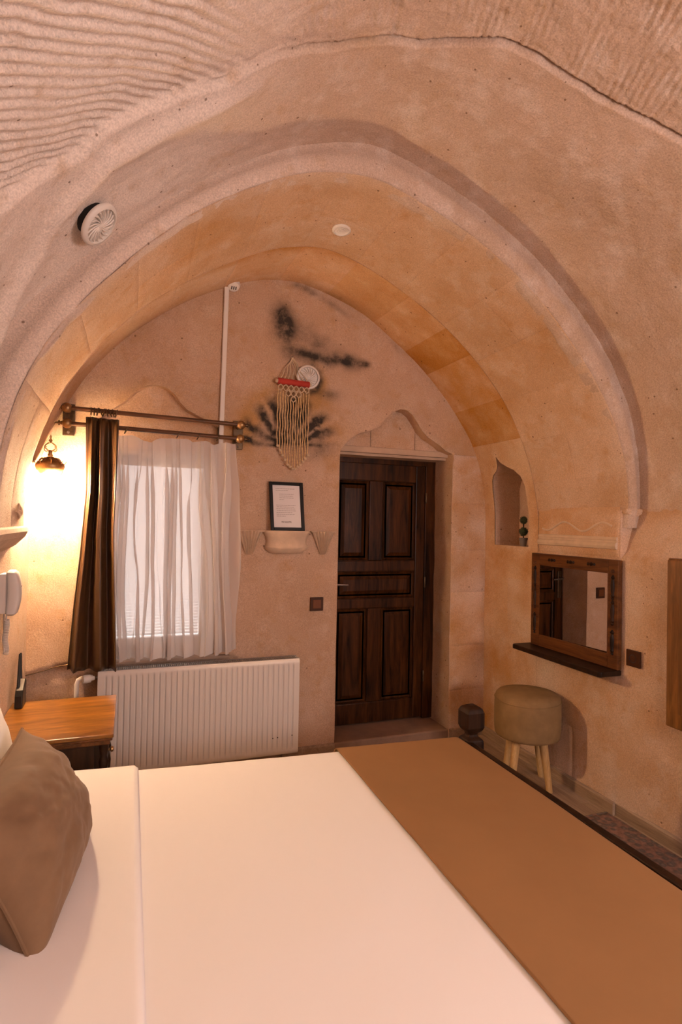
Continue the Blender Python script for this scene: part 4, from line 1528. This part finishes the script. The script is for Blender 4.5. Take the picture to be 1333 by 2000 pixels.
mb.lathe([(.040, 0), (.038, .008), (.022, .014), (.010, .018)], (SX, YB + .002, 1.80), (0, -1, 0), 20)
mb.build('wall_arm', M_BRASS, sc_, True)
GZ = 1.735
gl = MB().ball((SX + .012, SY - .004, GZ), .050, 16, (1, 1, 1.05)).build('globe', M_GLOBE, sc_, True)
gl.modifiers.clear()
# ------------------------------------------------------------------ smoke detector and cable duct
sd_ = thing('smoke_detector', 'white round smoke detector at the top of the end wall', 'smoke detector', (.572, 3.56, 3.03))
mb = MB().lathe([(.040, 0), (.042, .004), (.042, .016), (.036, .022), (.034, .036), (.022, .042), (.004, .043)], (.572, 3.585, 3.035), (0, -.55, -.83), 28)
mb.build('body', M_PLAST, sd_, True)
ax = Vector((0, -.55, -.83)).normalized()
e1 = Vector((1, 0, 0))
e2 = ax.cross(e1)
mb = MB()
for dx in (-.013, 0, .013):
    cc = Vector((.572, 3.585, 3.035)) + ax * .0425 + e1 * dx
    mb.tube([cc - e2 * .012, cc + e2 * .010], .0035, 6)
tag(mb.build('slot', M_BLACKP, sd_), label='dark sensor slots')
cd = MB()
cd.prism([(-.014, 0), (.014, 0), (.014, -.016), (.010, -.019), (-.010, -.019), (-.014, -.016)], lambda a_, b_, z: (.532 - .014 * (3.0 - z) / .95 + a_, YB - .004 + b_, z), 1.99, 3.005)
o = cd.build('cable_duct', M_PLAST, None, loc=(.52, YB, 1.99))
tag(o, 'straight white cable duct running down from the smoke detector', 'cable duct')

# ------------------------------------------------------------------ vents


def round_vent(name, label, c, nrm, R, ell=1.0, hole=False):
    c, nrm = Vector(c), Vector(nrm).normalized()
    root = thing(name, label, 'vent', tuple(c))
    mb = MB().lathe([(R * .98, 0), (R, .004), (R, .010), (R * .94, .016), (R * .82, .018), (R * .79, .006), (R * .05, .004)], c, nrm, 40)
    mb.build('rim', M_PLAST, root, True)
    e1 = nrm.orthogonal().normalized()
    e2 = nrm.cross(e1)
    for k in range(18):
        a = 2 * PI * k / 18
        pts = []
        for t in np.linspace(.10, .76, 7):
            aa_ = a + .9 * (t - .1)
            pts.append(c + nrm * (.012 + .003 * math.sin(PI * t)) + (e1 * math.cos(aa_) + e2 * math.sin(aa_)) * R * t)
        MB().tube(pts, R * .036, 6).build('vane', M_PLAST, root, True)
    MB().lathe([(R * .12, .008), (R * .12, .016), (R * .05, .019)], c, nrm, 16).build('hub', M_PLAST, root, True)
    return root


a = math.radians(138.8)
rv = rad('r3', np.array([138.8]))[0] - .012
vc = Vector((CXV + rv * math.cos(a), 2.15, CZV + rv * math.sin(a)))
vn = Vector((-math.cos(a), -.22, -math.sin(a) * .92))
vt = round_vent('ceiling_vent', 'tilted white round swirl vent low on the left of the vault', vc, vn, .080)
mb = MB().lathe([(.060, 0), (.060, .03), (.058, .035)], vc - vn.normalized() * .034, vn, 24)
mb.build('duct_sleeve', M_HOLE, vt, True)
round_vent('wall_vent', 'white round swirl vent high on the end wall behind the shell hanging', (1.075, YB - .012, 2.495), (0, -1, 0), .080)
a = math.radians(89)
dl = thing('ceiling_grille', 'small flat white disc set in the crown of the arch', 'grille', (1.003, 2.787, 3.085))
rb = float(band_pt(np.array([2.787]), np.array([CZV + ARC * 89 / 180]))[1][0])
mb = MB().lathe([(.050, 0), (.052, .006), (.049, .011), (.040, .013), (.038, .009), (.002, .008)], (1.003, 2.787, rb + .002), (.0, -.10, -1), 32)
mb.build('disc', M_PLAST, dl, True)
mb = MB()
for k in range(3):
    mb.tube([(1.003 + .012 * (k + 1) * math.cos(t), 2.787 + .012 * (k + 1) * math.sin(t), rb - .0075) for t in np.linspace(0, 2 * PI, 24, endpoint=False)], .002, 5, closed=True)
mb.build('ring', M_PLAST, dl, True)

# ------------------------------------------------------------------ shell hanging
hg = thing('shell_hanging', 'macrame wall hanging of shell strands under a red bar', 'wall hanging', (.975, YB - .02, 2.45))
HY = YB - .035
bx0, bx1, bz = .868, 1.078, 2.447
zbar = lambda x: bz - .03 * (x - bx0)
mb = MB().tube([(bx0, HY, zbar(bx0)), (bx1, HY, zbar(bx1))], .020, 12)
tag(mb.build('bar', M_RED, hg, True), label='red wrapped bar')
for xe in (bx0 - .006, bx1 + .004):
    MB().ball((xe, HY, zbar(xe)), .014, 10).build('bar_end', M_ROPE, hg, True)
top_p = (.965, YB - .012, 2.615)
for k in range(7):
    xq = bx0 + .012 + (bx1 - bx0 - .024) * k / 6
    q = [(top_p[0] + (xq - top_p[0]) * t + .006 * math.sin(t * 9 + k), HY + .018 * (1 - t), top_p[2] + (zbar(xq) + .015 - top_p[2]) * t) for t in np.linspace(0, 1, 10)]
    MB().tube(q, .0032, 5).build('hanging_cord', M_ROPE, hg, True)
MB().lathe([(.004, 0), (.004, .02), (.007, .022), (.003, .025)], (top_p[0], YB + .004, top_p[2]), (0, -1, 0), 8).build('nail', M_METAL, hg, True)
# diamond net below the bar
mb = MB()
nc = 6
wn = (bx1 - bx0) / nc
for row in range(3):
    z0 = bz - .020 - row * .034
    lo, hi = (0, nc) if row == 0 else (row + .5, nc - row + .0)
    k = lo
    while k < hi - .5:
        xq = bx0 + wn * k
        for sg in (0, 1):
            pts = [(xq + wn * (.5 + (sg - .5) * math.sin(t * PI) * .92), HY - .004, z0 - .040 * t - .03 * (xq - bx0)) for t in np.linspace(0, 1, 9)]
            mb.tube(pts, .0036, 5)
        k += 1
mb.build('diamond_net', M_ROPE, hg, True)
nst = 13
for k in range(nst):
    t = k / (nst - 1)
    xq = bx0 + .002 + (bx1 - bx0 - .004) * t
    zb = np.interp(t, [0, .35, .55, .8, 1], [2.035, 1.91, 1.885, 1.93, 1.985])
    zt = bz - .03 - np.interp(t, [0, .5, 1], [0, .10, 0])
    pts, rs = [], []
    nb = int((zt - zb) / .0105)
    for i in range(nb * 2 + 1):
        zq = zt + (zb - zt) * i / (nb * 2)
        pts.append((xq + .002 * math.sin(i * .3 + k), HY + .002 * math.cos(i * .2), zq))
        rs.append(.0046 if i % 2 else .0024)
    s_ = MB().tube(pts, rs, 6).build('shell_strand', M_SHELL, hg, True)
    MB().ball((xq + .004, HY - .003, zb - .006), .0095, 10, (1.1, .8, .9)).build('cowrie', M_ROPE, s_, True)

# ------------------------------------------------------------------ framed notice and carved stone shelf
pf = thing('framed_notice', 'black framed printed notice standing on the stone shelf', 'picture frame', (.947, YB - .03, 1.483))
fx0, fx1, fz0, fz1 = .838, 1.062, 1.484, 1.797


def lean(x, z, d):
    t = (z - fz0) / (fz1 - fz0)
    return (x - .012 * t + .0, YB - .050 + .034 * t - d, z + .004 * (1 - (x - fx0) / .224) * 0)


fwid = .021
for a_, b_ in (((fx0, fz0), (fx0 + fwid, fz1)), ((fx1 - fwid, fz0), (fx1, fz1)), ((fx0 + fwid, fz0), (fx1 - fwid, fz0 + fwid)), ((fx0 + fwid, fz1 - fwid), (fx1 - fwid, fz1))):
    mb = MB().prism([(a_[0], a_[1]), (b_[0], a_[1]), (b_[0], b_[1]), (a_[0], b_[1])], lean, 0, .016)
    bevel(mb.build('frame_bar', M_BLACK, pf), .002)
mb = MB().prism([(fx0 + .01, fz0 + .01), (fx1 - .01, fz0 + .01), (fx1 - .01, fz1 - .01), (fx0 + .01, fz1 - .01)], lean, .001, .006)
pp = mb.build('paper', M_PAPER, pf)
mb = MB()
zl = fz1 - .045
rows_ = [(0, .9, .0), (1, .55, .0), (0, 0, 0), (2, .82, .16), (2, .78, .16), (2, .8, .16), (0, .35, .16), (0, 0, 0), (0, 0, 0), (2, .88, .0), (2, .8, .02), (0, .86, .0), (0, .9, .02), (0, .75, 0), (0, .82, 0), (0, .4, 0), (0, 0, 0), (0, 0, 0)]
for kind_, ln, ind in rows_:
    if ln:
        xa = fx0 + .042 + ind * .14
        xe = fx0 + .042 + .142 * ln
        while xa < xe:
            wd = min(random.uniform(.006, .018), xe - xa + .003)
            mb.prism([(xa, zl), (xa + wd, zl), (xa + wd, zl + .0032), (xa, zl + .0032)], lean, .0055, .0064)
            xa += wd + .003
    zl -= .0118
tag(mb.build('print_lines', M_INK, pp), kind='stuff')
mb = MB()
xs_ = fx0 + .075
for k in range(9):
    pts = [lean(xs_ + .0075 * k + .003 * math.sin(t), fz0 + .055 + .006 * math.sin(t * 1.7 + k), .0066) for t in np.linspace(0, 5, 9)]
    mb.tube(pts, .0009, 4)
mb.build('signature', M_INK, pp)

for nm, label, (xa, xb, xc, xd), grp in (('stone_bracket', 'carved tapering stone bracket nearest the curtain', (.635, .795, .690, .735), None), ('stone_bracket', 'carved tapering stone bracket nearest the door', (1.122, 1.278, 1.185, 1.225), None)):
    root = thing(nm, label, 'bracket', ((xa + xb) / 2, YB, 1.325))
    n = 12
    for q in range(7):
        f0, f1 = q / 7, (q + 1) / 7
        mb = MB()
        rows2 = []
        for t in np.linspace(0, 1, 10):
            z = 1.480 - .15 * t
            l = xa + (xc - xa) * t ** .9
            r_ = xb + (xd - xb) * t ** .9
            dep = .048 * (1 - t) ** .7 + .010
            A, Bx = l + (r_ - l) * f0, l + (r_ - l) * f1
            mid = (A + Bx) / 2
            bulge = .5 + .5 * math.sin(PI * (f0 + f1) / 2)
            rows2 += [(A, YB - dep * bulge * .82, z), (mid, YB - dep * bulge - .004, z), (Bx, YB - dep * bulge * .82, z), (Bx, YB + .012, z), (A, YB + .012, z)]
        fs = []
        for i in range(9):
            for k in range(5):
                fs.append((i * 5 + k, i * 5 + (k + 1) % 5, i * 5 + 5 + (k + 1) % 5, i * 5 + 5 + k))
        fs += [(0, 1, 2, 3, 4), (49, 48, 47, 46, 45)]
        mb.add(rows2, fs)
        mb.build('flute', M_CARVE, root)
    bevel(MB().box((xa - .008, YB - .042, 1.474), (xb + .008, YB + .012, 1.483)).build('cap', M_CARVE, root), .004)
ss = thing('stone_shelf', 'half round carved stone shelf below the framed notice', 'shelf', (.95, YB, 1.335))


def half_lathe(prof, cx_, w, name, parent, n=28):
    vs, fs = [], []
    for rx, dp, z in prof:
        for k in range(n + 1):
            a = PI * k / n
            ca, sa = math.cos(a), math.sin(a)
            vs.append((cx_ + rx * math.copysign(abs(ca) ** .55, ca), YB + .010 - dp * sa ** .6, z))
    m_ = n + 1
    for i in range(len(prof) - 1):
        for k in range(n):
            fs.append((i * m_ + k, i * m_ + k + 1, i * m_ + m_ + k + 1, i * m_ + m_ + k))
    fs += [list(range(m_))[::-1], [(len(prof) - 1) * m_ + k for k in range(m_)]]
    mb = MB()
    mb.add(vs, fs)
    return mb.build(name, M_CARVE, parent, True)


half_lathe([(.155, .085, 1.483), (.157, .087, 1.474), (.150, .082, 1.462), (.146, .080, 1.455)], .953, 0, 'top_slab', ss)
half_lathe([(.146, .080, 1.455), (.138, .076, 1.44), (.132, .070, 1.415), (.134, .072, 1.395), (.138, .075, 1.385)], .953, 0, 'bowl', ss)
half_lathe([(.138, .075, 1.385), (.144, .080, 1.376), (.140, .076, 1.364), (.124, .064, 1.352), (.112, .056, 1.340), (.10, .040, 1.336)], .953, 0, 'moulded_base', ss)

# ------------------------------------------------------------------ switches


def plate(name, label, cat, c, axis, s=.042, socket=False):
    root = thing(name, label, cat, c)
    fn = (lambda a_, b_, d_: (c[0] + a_, c[1] - d_, c[2] + b_)) if axis == 'y' else (lambda a_, b_, d_: (c[0] - d_, c[1] + a_, c[2] + b_))
    sq = lambda h: [(-h, -h), (h, -h), (h, h), (-h, h)]
    bevel(MB().prism(sq(s), fn, -.004, .009).build('plate', M_SWITCH, root), .003)
    if socket:
        nv_ = (0, -1, 0) if axis == 'y' else (-1, 0, 0)
        MB().lathe([(.021, .008), (.022, .0105), (.019, .0105), (.018, .002), (.002, .002)], c, nv_, 24).build('socket_well', M_BLACKP, root, True)
        for sg in (-1, 1):
            MB().lathe([(.004, .002), (.004, .007), (.001, .0075)], fn(sg * .009, 0, 0), nv_, 10).build('contact', M_BRASS, root, True)
    else:
        bevel(MB().prism(sq(s * .62), fn, .008, .013).build('rocker', M_SWITCH2, root), .002)
    return root


plate('light_switch', 'square brown light switch on the wall left of the door', 'switch', (1.170, YB - .004, 1.000), 'y', .045)
plate('power_socket', 'square dark brown power socket right of the mirror', 'socket', (2.486, 2.262, .864), 'x', .043, True)

# ------------------------------------------------------------------ mirror with shelf
mi = thing('mirror', 'wood framed wall mirror with turned ornaments and small shelf', 'mirror', (XR - .01, 2.675, .72))
my0, my1, mz0, mz1 = 2.335, 3.036, .785, 1.372
gy0, gy1, gz0, gz1 = 2.405, 2.958, .856, 1.302
XM = XR - .012


def mx(a_, b_, d_):
    return (XM - d_, a_, b_)


for (ya, za), (yb_, zb) in (((my0, mz0), (gy0, mz1)), ((gy1, mz0), (my1, mz1)), ((gy0, mz0), (gy1, gz0)), ((gy0, gz1), (gy1, mz1))):
    bevel(MB().prism([(ya, za), (yb_, za), (yb_, zb), (ya, zb)], mx, -.008, .024).build('frame_bar', M_MIRW, mi), .005, 3)
MB().prism([(gy0 - .005, gz0 - .005), (gy1 + .005, gz0 - .005), (gy1 + .005, gz1 + .005), (gy0 - .005, gz1 + .005)], lambda a_, b_, d_: mx(a_, b_, d_ + .021 * (a_ - gy0) / (gy1 - gy0)), -.004, .002).build('glass', M_MIRROR, mi)
# thin inner bead
mb = MB()
for p, q in (((gy0, gz0), (gy0, gz1)), ((gy1, gz0), (gy1, gz1)), ((gy0, gz0), (gy1, gz0)), ((gy0, gz1), (gy1, gz1))):
    mb.tube([(XM - .018, *p), (XM - .018, *q)], .006, 8)
mb.build('inner_bead', M_MIRW, mi, True)
spr = [(.004, 0), (.010, .006), (.006, .014), (.012, .022), (.008, .03), (.011, .05), (.013, .075), (.010, .10), (.007, .112), (.013, .12), (.007, .13), (.004, .136)]
sps = [(.003, 0), (.009, .006), (.005, .016), (.011, .030), (.005, .044), (.010, .054), (.003, .062)]
for yq in ((my0 + gy0) / 2, (my1 + gy1) / 2):
    for z0 in (mz0 + .075, mz0 + .235, mz0 + .37):
        MB().lathe(spr, (XM - .024, yq, z0), (0, 0, 1), 12).build('turned_ornament', M_DARKW, mi, True)
    MB().ball((XM - .026, yq, mz1 - .062), .011, 12).build('bead', M_MIRW, mi, True)
for y0 in (my0 + .16, my0 + .32, my0 + .48):
    MB().lathe(sps, (XM - .024, y0, (mz1 + gz1) / 2), (0, 1, 0), 12).build('turned_ornament', M_DARKW, mi, True)
shf = bevel(MB().prism([(XM + .008, 3.075), (2.345, 3.075), (2.330, 3.06), (2.330, 2.352), (2.342, 2.335), (XM + .008, 2.335)], lambda x, y, z: (x, y, z), .755, .784).build('shelf_board', M_DARKW, mi), .006, 3)

# ------------------------------------------------------------------ wooden cabinet in the right wall
cb = thing('wall_cabinet', 'orange brown wooden wall cabinet at the right edge of the picture', 'cabinet', (2.53, 1.68, .585))
cy0, cy1, cz0, cz1, CX1 = 1.30, 2.062, .585, 1.402, 2.545
bevel(MB().box((CX1 - .065, cy0, cz0), (CX1, cy1, cz1)).build('body', M_CABW, cb), .004)
for ya, yb_ in ((cy0 + .008, (cy0 + cy1) / 2 - .003), ((cy0 + cy1) / 2 + .003, cy1 - .008)):
    dr = bevel(MB().box((CX1 - .080, ya, cz0 + .008), (CX1 - .066, yb_, cz1 - .008)).build('door', M_CABW, cb), .004)
    bevel(MB().box((CX1 - .087, ya + .07, cz0 + .08), (CX1 - .079, yb_ - .07, cz1 - .08)).build('panel', M_CABW, dr), .006)

# ------------------------------------------------------------------ topiary in the niche
tp = thing('topiary_plant', 'tiny potted topiary of two green balls in the wall niche', 'plant', (2.55, 3.20, 1.405))
TX, TY = 2.515, 3.205


def leafy(c, R, seed):
    r_ = random.Random(seed)
    mb = MB().ball(c, R * .82, 12)
    for k in range(170):
        zt = r_.uniform(-1, 1)
        a = r_.uniform(0, 2 * PI)
        s_ = math.sqrt(1 - zt * zt)
        n_ = Vector((s_ * math.cos(a), s_ * math.sin(a), zt))
        e = n_.orthogonal().normalized()
        e = e * math.cos(a * 3) + n_.cross(e) * math.sin(a * 3)
        p = Vector(c) + n_ * R * .78
        q = p + n_ * R * .24 + e * R * .10
        w = n_.cross(e) * R * .09
        mb.add([p - w, p + w, q], [(0, 1, 2)])
    return mb


leafy((TX, TY, 1.583), .029, 1).build('foliage_ball', M_LEAF, tp)
leafy((TX, TY, 1.505), .034, 2).build('foliage_ball', M_LEAF, tp)
MB().tube([(TX, TY, 1.44), (TX, TY, 1.58)], .004, 8).build('stem', M_DARKW, tp, True)
MB().lathe([(.018, 1.403), (.024, 1.44), (.029, 1.455), (.029, 1.463), (.024, 1.463), (.022, 1.455), (.002, 1.452)], (TX, TY, 0), n=20).build('pot', M_POT, tp, True)

# ------------------------------------------------------------------ stool
SX_, SY_ = 2.272, 2.835
stl = thing('stool', 'round taupe velvet stool on four pale wooden legs', 'stool', (SX_, SY_, 0))
R_ = .193
prof = [(.02, .290), (R_ * .9, .290), (R_ * .965, .296), (R_ * .985, .310), (R_, .34), (R_ * 1.005, .43), (R_ * .995, .500), (R_ * .985, .508), (R_ * .965, .526), (R_ * .90, .540), (R_ * .7, .550), (R_ * .4, .555), (.01, .556)]
MB().lathe(prof, (SX_, SY_, 0), n=56).build('seat', M_STOOLF, stl, True).modifiers.clear()
mb = MB().tube([(SX_ + R_ * .992 * math.cos(t), SY_ + R_ * .992 * math.sin(t), .507) for t in np.linspace(0, 2 * PI, 56, endpoint=False)], .0032, 6, closed=True)
mb.build('seam_piping', M_STOOLF, stl, True)
for k in range(4):
    a = math.radians(-72 + 90 * k)
    d0, d1 = Vector((math.cos(a), math.sin(a), 0)), None
    MB().tube([(SX_ + d0.x * .105, SY_ + d0.y * .105, .295), (SX_ + d0.x * .13, SY_ + d0.y * .13, .15), (SX_ + d0.x * .155, SY_ + d0.y * .155, 0)], [.026, .022, .017], 14).build('leg', M_LEGW, stl, True)

# ------------------------------------------------------------------ rug
rg = thing('rug', 'faded grey and red patterned rug between bed and right wall', 'rug', (2.1, 1.5, 0))
xs, ys = np.linspace(1.70, 2.455, 40), np.linspace(.3, 2.40, 90)
U, V = [q.ravel() for q in np.meshgrid(xs, ys, indexing='ij')]
Pz = .0065 + .002 * fbm(np.stack([U, V, 0 * U], 1), 5, 2)
o = mesh_obj('pile', np.stack([U, V, Pz], 1), grid_faces(40, 90), M_RUG, rg)
m = o.modifiers.new('thickness', 'SOLIDIFY')
m.thickness = .006
m.offset = -1
mb = MB().tube([(1.70, 2.40, .005), (2.455, 2.40, .005)], .005, 6)
mb.tube([(2.455, 2.40, .005), (2.455, .3, .005)], .004, 6)
mb.build('bound_edge', M_RUG, rg, True)

# ------------------------------------------------------------------ fill light added out of view behind the camera, shaped as a floor lamp
dp = thing('fill_light', 'unseen fill light added behind the viewpoint, shaped as a drum floor lamp', 'lamp', (2.15, -.95, 0))
m_dr, _nt, _b = new_mat('fill_drum_glow')
_b.inputs['Base Color'].default_value = (.8, .75, .68, 1)
_b.inputs['Emission Color'].default_value = (*FILL_COL, 1)
_b.inputs['Emission Strength'].default_value = FILL_STR
MB().lathe([(.02, 1.40), (.31, 1.40), (.32, 1.41), (.29, 1.83), (.28, 1.84), (.02, 1.84)], (2.15, -.95, 0), n=28).build('shade', m_dr, dp, True)
MB().lathe([(.15, 0), (.15, .015), (.02, .03), (.012, .05), (.012, 1.40)], (2.15, -.95, 0), n=20).build('stand', M_BRONZE, dp, True)

# thin cable along the dado
mb = MB().tube([(-.53, YB - .004, .655), (-.45, YB - .006, .672), (-.375, YB - .006, .694), (-.30, YB - .006, .703), (-.24, YB - .006, .703)], .003, 6)
tag(mb.build('wall_cable', M_BRONZE, None, True, loc=(-.38, YB, .65)), 'thin dark cable along the wall above the nightstand', 'cable')

for o in bpy.data.objects:
    if '_base' in o:
        del o['_base']
